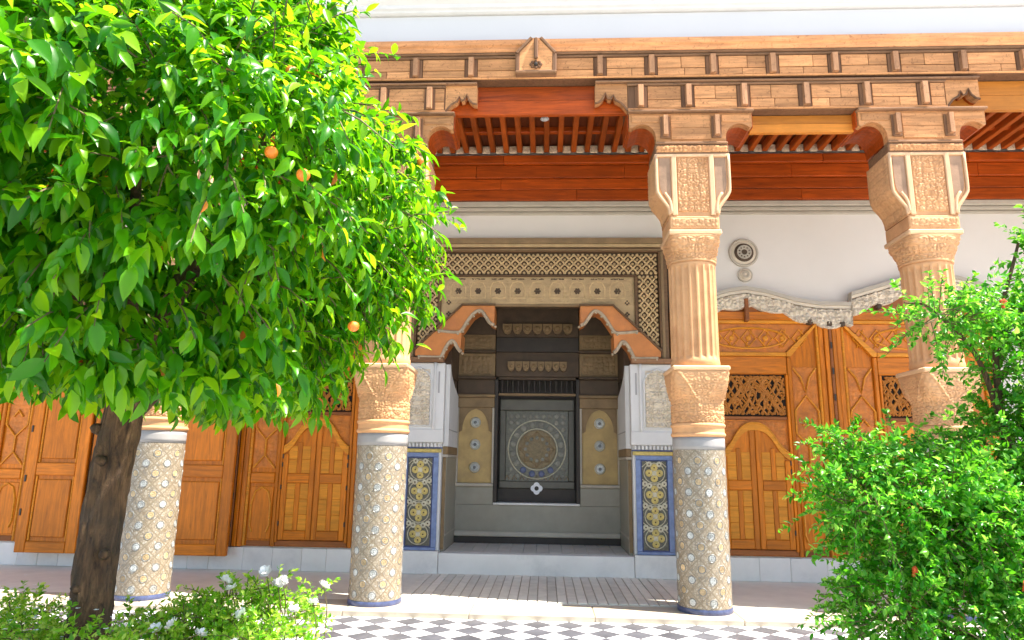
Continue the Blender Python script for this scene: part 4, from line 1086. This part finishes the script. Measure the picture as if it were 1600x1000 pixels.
# ------------------------------------------------------------------ stucco pediments over the doors
def pediment(top, label, mirror=False):
    f_ = (lambda x: 2*X0-x) if mirror else (lambda x: x)
    t = thing('stucco_pediment', label, 'pediment', (f_(top[0][0]), YB, 3.3), 'carved stucco pediments over the doors')
    xs = [p[0] for p in top]; zs = [p[1] for p in top]
    def curve(off): return [(f_(x), z-off) for x, z in top]
    for (o0, o1, p, mat) in ((0, .045, .115, 'moulding_grey'), (.047, .085, .10, 'stucco_cream')):
        m = MB(); A, Bq = curve(o0), curve(o1)
        for i in range(len(A)-1):
            m.prism([A[i], A[i+1], Bq[i+1], Bq[i]], YB-p, YB-.003)
        part('moulding', m, mat, t)
    m = MB()
    def fn(U, V):
        x = xs[0]+U*(xs[-1]-xs[0]); z = np.interp(x, xs, zs)
        dep = .15+.05*np.abs(np.sin(x*8.5))+.06*np.exp(-((x-3.55)/.35)**2)
        zz = z-.087-V*dep
        c = carve(x, zz, .105, 31, False)
        return f_(1)*0+np.vectorize(f_)(x), YB-.088-.042*c*(V > .01)*(V < .97)+.075*((V <= .01) | (V >= .99)), zz
    m.grid(fn, int((xs[-1]-xs[0])/.010), 24); part('carved_band', m, 'stucco_cream', t, smooth=True)
    for x in (2.5, 3.27, 3.5, 3.66, 4.12):
        z = np.interp(x, xs, zs)-.29
        if x == 2.5: part('pendant', B(*sorted((f_(x-.025), f_(x+.025))), YB-.13, YB-.004, z-.16, z+.13, b=.008), 'door_red', t)
        else: part('peg', B(*sorted((f_(x-.03), f_(x+.03))), YB-.12, YB-.004, z-.02, z+.04, b=.01), 'alc_brown', t)
pediment(tp, 'cream carved stucco pediment over the doors at right')
pediment(tp, 'cream carved stucco pediment over the door left of the alcove', True)

# ================================================================== PLANTS
def leaf_batch(pos, d, n, L, Wd, st=5, curl=.28, fold=.26):
    """one folded, curved leaf per row -> verts, quads"""
    K = len(pos); d = d/np.linalg.norm(d, axis=1, keepdims=True)
    s = np.cross(d, n); s /= np.linalg.norm(s, axis=1, keepdims=True)+1e-9; n = np.cross(s, d)
    ts = np.linspace(0, 1, st); prof = np.sin(PI*ts**.85)**.9; prof[0] = .06; prof[-1] = .02
    V = np.zeros((K, st, 3, 3)); cu = curl+rng.uniform(-.22, .22, K)
    for i, tt in enumerate(ts):
        for j, q in enumerate((-1, 0, 1)):
            w = q*prof[i]*Wd[:, None]*.5
            V[:, i, j] = pos+d*(L*tt)[:, None]+s*w+n*((-cu*tt*tt*L)+(abs(q)*fold*prof[i]*Wd))[:, None]
    V = V.reshape(-1, 3)
    q = []
    for i in range(st-1):
        for j in (0, 1): q.append((i*3+j, i*3+j+1, (i+1)*3+j+1, (i+1)*3+j))
    Q = (np.arange(K)*st*3)[:, None, None]+np.array(q)[None]
    return V, Q.reshape(-1, 4)
def npmesh(name, V, Q, mat, smooth=True):
    me = bpy.data.meshes.new(name); me.vertices.add(len(V)); me.vertices.foreach_set('co', V.astype(np.float32).ravel())
    me.loops.add(Q.size); me.loops.foreach_set('vertex_index', Q.astype(np.int32).ravel())
    me.polygons.add(len(Q)); me.polygons.foreach_set('loop_start', np.arange(0, Q.size, 4, dtype=np.int32))
    me.polygons.foreach_set('loop_total', np.full(len(Q), 4, np.int32))
    me.polygons.foreach_set('use_smooth', np.full(len(Q), smooth))
    me.update(calc_edges=True); me.validate(); me.materials.append(M[mat]); return me
def unit(v): return v/(np.linalg.norm(v, axis=-1, keepdims=True)+1e-9)
CAM = np.array([0, 0, 1.3])

# ---- orange tree
TX, TY = -2.36, 3.8
ot = thing('orange_tree', 'orange tree with dense glossy crown and dark leaning trunk at left', 'tree', (TX, TY, -.05))
def orange_tree():
    off = np.array([TX, TY, -.05])
    zz = np.array([1.50, 1.56, 1.66, 1.80, 2.0, 2.2, 2.45, 2.7, 2.95, 3.3, 3.7, 4.05, 4.4, 4.7])
    rr = np.array([.72, .82, .92, 1.08, 1.14, 1.30, 1.60, 1.74, 1.73, 1.50, 1.16, .86, .5, .05])
    # clumps over the crown
    K = 340; cl = []
    while len(cl) < K:
        z = rng.uniform(1.70, 4.65); R = np.interp(z, zz, rr)
        if rng.random() > (R+.25)/1.9: continue
        a = rng.uniform(0, 2*PI); k = rng.uniform(.80, .97)
        cl.append((TX+R*k*math.cos(a), TY+R*k*math.sin(a), z, rng.uniform(.85, 1.2)))
    cl = np.array(cl)
    P, Dv, Nn, Ls = [], [], [], []
    tw = MB()
    cen = np.array([TX, TY, 2.7])
    for (cx, cy, cz, sz) in cl:
        out = unit(np.array([cx, cy, cz])-cen)
        for _ in range(12):
            st = np.array([cx, cy, cz])+rng.normal(0, .105, 3)*sz-out*.12
            dr = unit(out*.9+rng.normal(0, .55, 3)+np.array([0, 0, -.25 if cz < 3 else .25]))
            ln = rng.uniform(.22, .36)*sz; nl = int(rng.integers(10, 15))
            sag = np.array([0, 0, -.10])
            pts = [st+dr*ln*q+sag*q*q for q in (0, .5, 1)]
            if rng.random() < .5 and pts[2][2] > 1.62: tw.tube([p for p in pts], [.005, .004, .003], 4)
            for i in range(nl):
                q = (i+.5)/nl; p = st+dr*ln*q+sag*q*q
                rd = unit(rng.normal(0, 1, 3)); side = unit(np.cross(dr, rd))
                ld = unit(dr*rng.uniform(.3, .8)+side*rng.uniform(.4, .95)+np.array([0, 0, -rng.uniform(.25, 1.15) if cz < 2.9 else -rng.uniform(-.15, .7)])+rng.normal(0, .18, 3))
                P.append(p); Dv.append(ld); Nn.append(unit(np.array([0, 0, .9])+out*.6+rng.normal(0, .35, 3))); Ls.append(rng.uniform(.07, .15)*(1 if cz < 2.9 else .85)*(.82 if cx > TX+.8 else 1))
    # inner leaves to close the crown
    for _ in range(9000):
        z = rng.uniform(1.66, 4.4); R = np.interp(z, zz, rr)*rng.uniform(.45, .85); a = rng.uniform(0, 2*PI)
        P.append([TX+R*math.cos(a), TY+R*math.sin(a), z]); Dv.append(unit(np.array([math.cos(a), math.sin(a), -.7])+rng.normal(0, .5, 3)))
        Nn.append(unit(np.array([math.cos(a)*.6, math.sin(a)*.6, .8])+rng.normal(0, .3, 3))); Ls.append(rng.uniform(.07, .11))
    P, Dv, Nn, Ls = map(np.array, (P, Dv, Nn, Ls))
    ok = P[:, 2]+Ls*np.minimum(Dv[:, 2], 0) > 1.50+rng.uniform(-.06, .08, len(P))
    P, Dv, Nn, Ls = P[ok], Dv[ok], Nn[ok], Ls[ok]
    Wd = Ls*rng.uniform(.32, .48, len(Ls))
    dist = np.linalg.norm(P-CAM, axis=1); size = Ls/dist
    # surface leaves that show largest become parts
    R_at = np.interp(P[:, 2], zz, rr); rad = np.hypot(P[:, 0]-TX, P[:, 1]-TY)/np.maximum(R_at, .2)
    vis = (rad > .9)&((P-np.array([TX, TY, 2.7]))@(CAM-np.array([TX, TY, 2.7])) > 0)
    fx = P[:, 0]/np.maximum(P[:, 1], .1)
    vis &= (fx > -.70)
    order = np.argsort(-size*vis)
    big = order[:300]; rest = np.setdiff1d(np.arange(len(P)), big)
    Vq, Qq = leaf_batch(P[rest]-off, Dv[rest], Nn[rest], Ls[rest], Wd[rest])
    crown = link('crown', npmesh('crown', Vq, Qq, 'leaf'), ot, kind='stuff')
    for i in big:
        Vq, Qq = leaf_batch(P[i:i+1]-off, Dv[i:i+1], Nn[i:i+1], Ls[i:i+1], Wd[i:i+1], 6)
        link('leaf', npmesh('leaf', Vq, Qq, 'leaf_single'), ot)
    part('twigs', tw, 'twig', ot, kind='stuff')
    # dry rust leaves here and there
    idx = rng.choice(np.nonzero(vis)[0], 26, replace=False)
    Vq, Qq = leaf_batch(P[idx]-off+rng.normal(0, .03, (26, 3)), Dv[idx], Nn[idx]+rng.normal(0, .4, (26, 3)), Ls[idx]*.8, Wd[idx]*.8)
    link('dry_leaves', npmesh('dry_leaves', Vq, Qq, 'leaf_rust'), ot, kind='stuff')
    # trunk with slight lean and knobs
    path = [Vector((TX-.04, TY, -.1)), Vector((TX-.04, TY, .25)), Vector((TX-.04, TY, .6)), Vector((TX-.035, TY, 1.0)), Vector((TX-.02, TY, 1.35)), Vector((TX, TY+.02, 1.7)), Vector((TX+.03, TY+.05, 2.1))]
    pts = spline(path, 9); n = 48; m = MB(); v = []; f = []
    r0 = np.interp(np.linspace(0, 1, len(pts)), [0, .08, .3, .7, 1], [.130, .110, .100, .100, .09])
    for i, p in enumerate(pts):
        for k in range(n):
            a = 2*PI*k/n; q = r0[i]*(1+.06*math.sin(3*a+i*.12)+.05*math.sin(5*a-i*.2)+.03*math.sin(9*a+i*.9)+.035*math.sin(14*a+1.3*math.sin(i*.35))+random.uniform(-.035, .035))
            v.append((p.x+q*math.cos(a), p.y+q*math.sin(a), p.z))
    for i in range(len(pts)-1):
        for k in range(n): f.append((i*n+k, i*n+(k+1) % n, (i+1)*n+(k+1) % n, (i+1)*n+k))
    m.add(v, f); part('trunk', m, 'bark', ot, smooth=True)
    for (a, z, s_) in ((2.6, .5, .03), (4.1, .62, .026), (5.2, .8, .03), (3.3, 1.0, .026), (4.5, 1.28, .03), (3.6, 1.45, .035), (5.6, .42, .03)):
        part('knot', MB().tube([(TX+.10*math.cos(a), TY+.10*math.sin(a), z), (TX+.135*math.cos(a), TY+.135*math.sin(a), z+.01), (TX+.15*math.cos(a), TY+.15*math.sin(a), z+.02)], [s_, s_*.8, s_*.4], 8), 'bark', ot, smooth=True)
    for k in range(9):
        a = 2*PI*k/9+.3; e = (TX+1.0*math.cos(a), TY+1.0*math.sin(a), 2.3+.9*(k % 3)/2)
        pp = spline([Vector((TX+.03, TY+.03, 1.55+.05*k)), Vector((TX+.35*math.cos(a), TY+.35*math.sin(a), 1.9+.15*(k % 3))), Vector(e)], 6)
        part('limb', MB().tube(pp, list(np.linspace(.06, .018, len(pp))), 8), 'bark', ot, smooth=True)
    om = bpy.data.meshes.new('orange'); bm = bmesh.new(); bmesh.ops.create_icosphere(bm, subdivisions=3, radius=.028)
    for vv in bm.verts: vv.co.z *= .93
    for ff in bm.faces: ff.smooth = True
    bm.to_mesh(om); bm.free(); om.materials.append(M['orange_fruit'])
    for (x, y, z) in FRUIT: link('orange', om, ot, (x-off[0], y-off[1], z-off[2]))
FRUIT = [(-.99, 2.60, 2.44), (-1.14, 2.62, 2.55), (-.73, 3.75, 3.02), (-1.17, 2.83, 3.05), (-.93, 3.25, 1.94)]
orange_tree()

# ---- pomegranate shrub
def shrub_fill(name, label, cat, base, blobs, nsh, lmat, Lr, shoot, leaves, group=None, kids=None):
    t = thing(name, label, cat, base); off = np.array(base)
    P, Dv, Nn, Ls = [], [], [], []; tw = MB()
    vol = np.array([b[3]*b[4]*b[5] for b in blobs])**.67; vol /= vol.sum()
    tips = []
    for bi, (cx, cy, cz, rx, ry, rz) in enumerate(blobs):
        c = np.array([cx, cy, cz])
        for _ in range(int(nsh*vol[bi])+3):
            u_ = unit(rng.normal(0, 1, 3)); k = rng.uniform(.35, 1.0)**.6
            p0 = c+u_*np.array([rx, ry, rz])*k*.9
            dr = unit(u_*np.array([1, 1, .8])+rng.normal(0, .55, 3)+np.array([0, 0, .15])); ln = rng.uniform(*shoot)
            sag = np.array([0, 0, -.25*ln])
            if rng.random() < .35: tw.tube([p0-dr*.06, p0+dr*ln*.5+sag*.25, p0+dr*ln+sag], [.0035, .0025, .0012], 4)
            nl = int(leaves*ln/np.mean(shoot))+2
            for i in range(nl):
                q = (i+.3)/nl; p = p0+dr*ln*q+sag*q*q
                side = unit(np.cross(dr, unit(rng.normal(0, 1, 3))))
                P.append(p); Dv.append(unit(dr*.6+side*.9)); Nn.append(unit(rng.normal(0, .6, 3)+np.array([0, -.2, .8]))); Ls.append(rng.uniform(*Lr))
            tips.append(p0+dr*ln+sag)
    P, Dv, Nn, Ls = map(np.array, (P, Dv, Nn, Ls))
    V_, Q_ = leaf_batch(P-off, Dv, Nn, Ls, Ls*rng.uniform(.42, .6, len(Ls)), 4)
    link('foliage', npmesh('foliage', V_, Q_, lmat), t, kind='stuff')
    part('twigs', tw, 'twig', t, kind='stuff')
    return t, np.array(tips)
PB = [(2.07, 4.1, 1.08, .48, .45, .42), (2.42, 4.1, .88, .38, .42, .42), (2.72, 4.2, 1.40, .30, .35, .34), (2.80, 4.15, 1.92, .15, .22, .34),
      (2.24, 3.95, 2.15, .22, .15, .12), (1.69, 3.9, 1.19, .18, .22, .26), (1.84, 3.9, .62, .24, .24, .20), (1.58, 3.8, .53, .08, .08, .08), (2.2, 4.0, .55, .22, .2, .2),
      (2.90, 4.15, 2.5, .08, .08, .20), (1.64, 3.9, 1.42, .06, .06, .10), (2.83, 4.2, 2.17, .14, .16, .14), (2.9, 4.2, .8, .3, .3, .5), (2.5, 4.05, 2.13, .12, .1, .08), (3.2, 4.2, 1.5, .36, .35, .9)]
ps, tips = shrub_fill('pomegranate_shrub', 'bright green pomegranate shrub with fine leaves at the right edge', 'shrub', (2.55, 4.15, -.05), PB, 3700, 'leaf_shrub', (.020, .048), (.09, .30), 15)
def pomegranate():
    def stem(pts, r0, r1):
        sp_ = spline([Vector(p) for p in pts], 7); part('stem', MB().tube(sp_, list(np.linspace(r0, r1, len(sp_))), 8), 'bark', ps, smooth=True)
    stem([(2.62, 4.15, -.1), (2.60, 4.15, .5), (2.66, 4.18, 1.2), (2.66, 4.17, 2.0), (2.86, 4.15, 2.65)], .045, .008)
    stem([(2.56, 4.12, -.1), (2.4, 4.1, .5), (2.1, 4.05, 1.0), (1.75, 3.95, 1.35)], .035, .006)
    stem([(2.6, 4.1, -.1), (2.35, 4.05, .35), (1.95, 3.95, .55), (1.6, 3.8, .55)], .03, .005)
    stem([(2.66, 4.18, 1.5), (2.5, 4.1, 1.95), (2.2, 3.97, 2.2), (2.02, 3.9, 2.22)], .018, .004)
    stem([(2.7, 4.2, -.1), (2.9, 4.2, .6), (3.15, 4.2, 1.5), (3.2, 4.2, 2.1)], .035, .01)
    fm = MB()
    for k in range(5):
        a = 2*PI*k/5; fm.dome((.010*math.cos(a), 0, .010*math.sin(a)), .011, .012, 6)
    fm.tube([(0, .004, -.002), (0, .012, -.03)], [.006, .010], 6)
    me = fm.mesh('flower', 'red_flower')
    front = tips[(tips[:, 1] < 4.0)]
    for i in rng.choice(len(front), 5, replace=False):
        link('flower', me, ps, Vector(front[i])-ps.location+Vector((0, -.02, 0)), (rng.uniform(-.6, .6), 0, rng.uniform(-1, 1)))
pomegranate()

# ---- rose bush with white blooms and low planting round the trunk
RB = [(-1.83, 4.3, .45, .26, .22, .13), (-1.55, 4.3, .37, .22, .2, .12), (-1.99, 4.0, .36, .26, .25, .16), (-1.54, 3.95, .30, .30, .25, .10), (-1.42, 4.5, .44, .08, .07, .06), (-1.62, 4.35, .5, .08, .08, .05), (-1.95, 4.25, .25, .4, .3, .22)]
rb, rtips = shrub_fill('rose_bush', 'low rose bush with white blooms in front of the columns', 'rose bush', (-1.75, 4.25, -.05), RB, 620, 'leaf_rose', (.022, .042), (.08, .18), 10)
def roses():
    m = MB()
    for (n, r, h, z) in ((6, .024, .010, 0), (5, .016, .017, .006), (3, .008, .020, .010)):
        for k in range(n):
            a = 2*PI*k/n+r*40; c = (r*math.cos(a), r*math.sin(a), z)
            def fn(U, V, a=a, r=r, h=h, c=c):
                w = (U-.5)*.034*np.sin(PI*np.clip(V, .08, .96))**.5; l = V*.030
                cu = h*V*V
                ox = (r*.4+l)*1.0; x = ox*math.cos(a)-w*math.sin(a); y = ox*math.sin(a)+w*math.cos(a)
                return x, y, c[2]+cu+.004*(np.abs(U-.5)*2)**2
            m.grid(fn, 4, 4)
    me = m.mesh('rose', 'petal', True)
    spots = [(-1.86, 4.18, .60), (-1.81, 4.16, .565), (-1.63, 4.2, .655), (-1.53, 4.2, .61), (-1.55, 4.18, .59), (-1.34, 4.2, .49), (-1.29, 4.22, .58), (-1.71, 4.1, .44), (-2.04, 3.8, .42), (-1.49, 3.8, .31), (-1.6, 3.75, .36), (-1.36, 3.9, .33), (-1.8, 3.8, .40), (-1.95, 3.8, .44), (-1.45, 4.2, .45)]
    for (x, y, z) in spots:
        o = link('rose', me, rb, Vector((x, y, z))-rb.location, (random.uniform(.3, 1.1), random.uniform(-.3, .3), random.uniform(0, 6))); k = random.uniform(.8, 1.05); o.scale = (k, k, k)
        part('flower_stem', MB().tube([(x, y+.005, z), (x+.02, y+.03, z-.12), (x+.01, y+.05, z-.3)], .003, 5), 'twig', rb)
roses()
GB = [(-2.53, 3.6, .38, .30, .25, .14), (-2.05, 3.4, .42, .20, .16, .10), (-3.0, 4.2, .36, .25, .25, .13), (-2.9, 3.8, .34, .3, .3, .12), (-2.35, 3.3, .36, .25, .2, .1), (-3.4, 4.6, .28, .35, .3, .15), (-2.3, 4.3, .2, .6, .4, .22), (-2.7, 3.4, .2, .5, .4, .2), (-3.6, 4.0, .2, .5, .5, .22)]
gc, gtips = shrub_fill('ground_cover', 'low flowering ground cover with tiny white blossoms round the orange trunk', 'ground cover', (-2.6, 3.8, -.05), GB, 900, 'leaf_rose', (.02, .045), (.07, .17), 9)
gc['kind'] = 'stuff'
def blossoms():
    me_ = MB()
    for i in rng.choice(len(gtips), 420):
        p = gtips[i]+rng.normal(0, .02, 3)+np.array([0, 0, .015])
        for k in range(4):
            a = k*PI/2+p[0]*9; e = np.array([math.cos(a), math.sin(a), .25])*.014; s_ = np.array([-math.sin(a), math.cos(a), 0])*.007
            me_.add([p, p+e*.6+s_, p+e, p+e*.6-s_], [(0, 1, 2, 3)])
    part('blossoms', me_, 'petal', gc, kind='stuff')
blossoms()
# planting beds: soil with a stone kerb
for (x0, x1, y0, y1) in ((-4.3, -1.2, 2.5, 4.7), (1.45, 3.9, 3.1, 4.7)):
    bed = link('planting_bed', B(x0, x1, y0, y1, -.08, .0, b=.01).mesh('planting_bed', 'soil'), kind='structure')
    for (a, b, c, d) in ((x0-.08, x1+.08, y1+.001, y1+.08), (x0-.08, x1+.08, y0-.08, y0-.001), (x0-.08, x0-.001, y0, y1), (x1+.001, x1+.08, y0, y1)):
        link('bed_kerb', B(a, b, c, d, -.08, .03, b=.01).mesh('bed_kerb', 'marble'), bed)
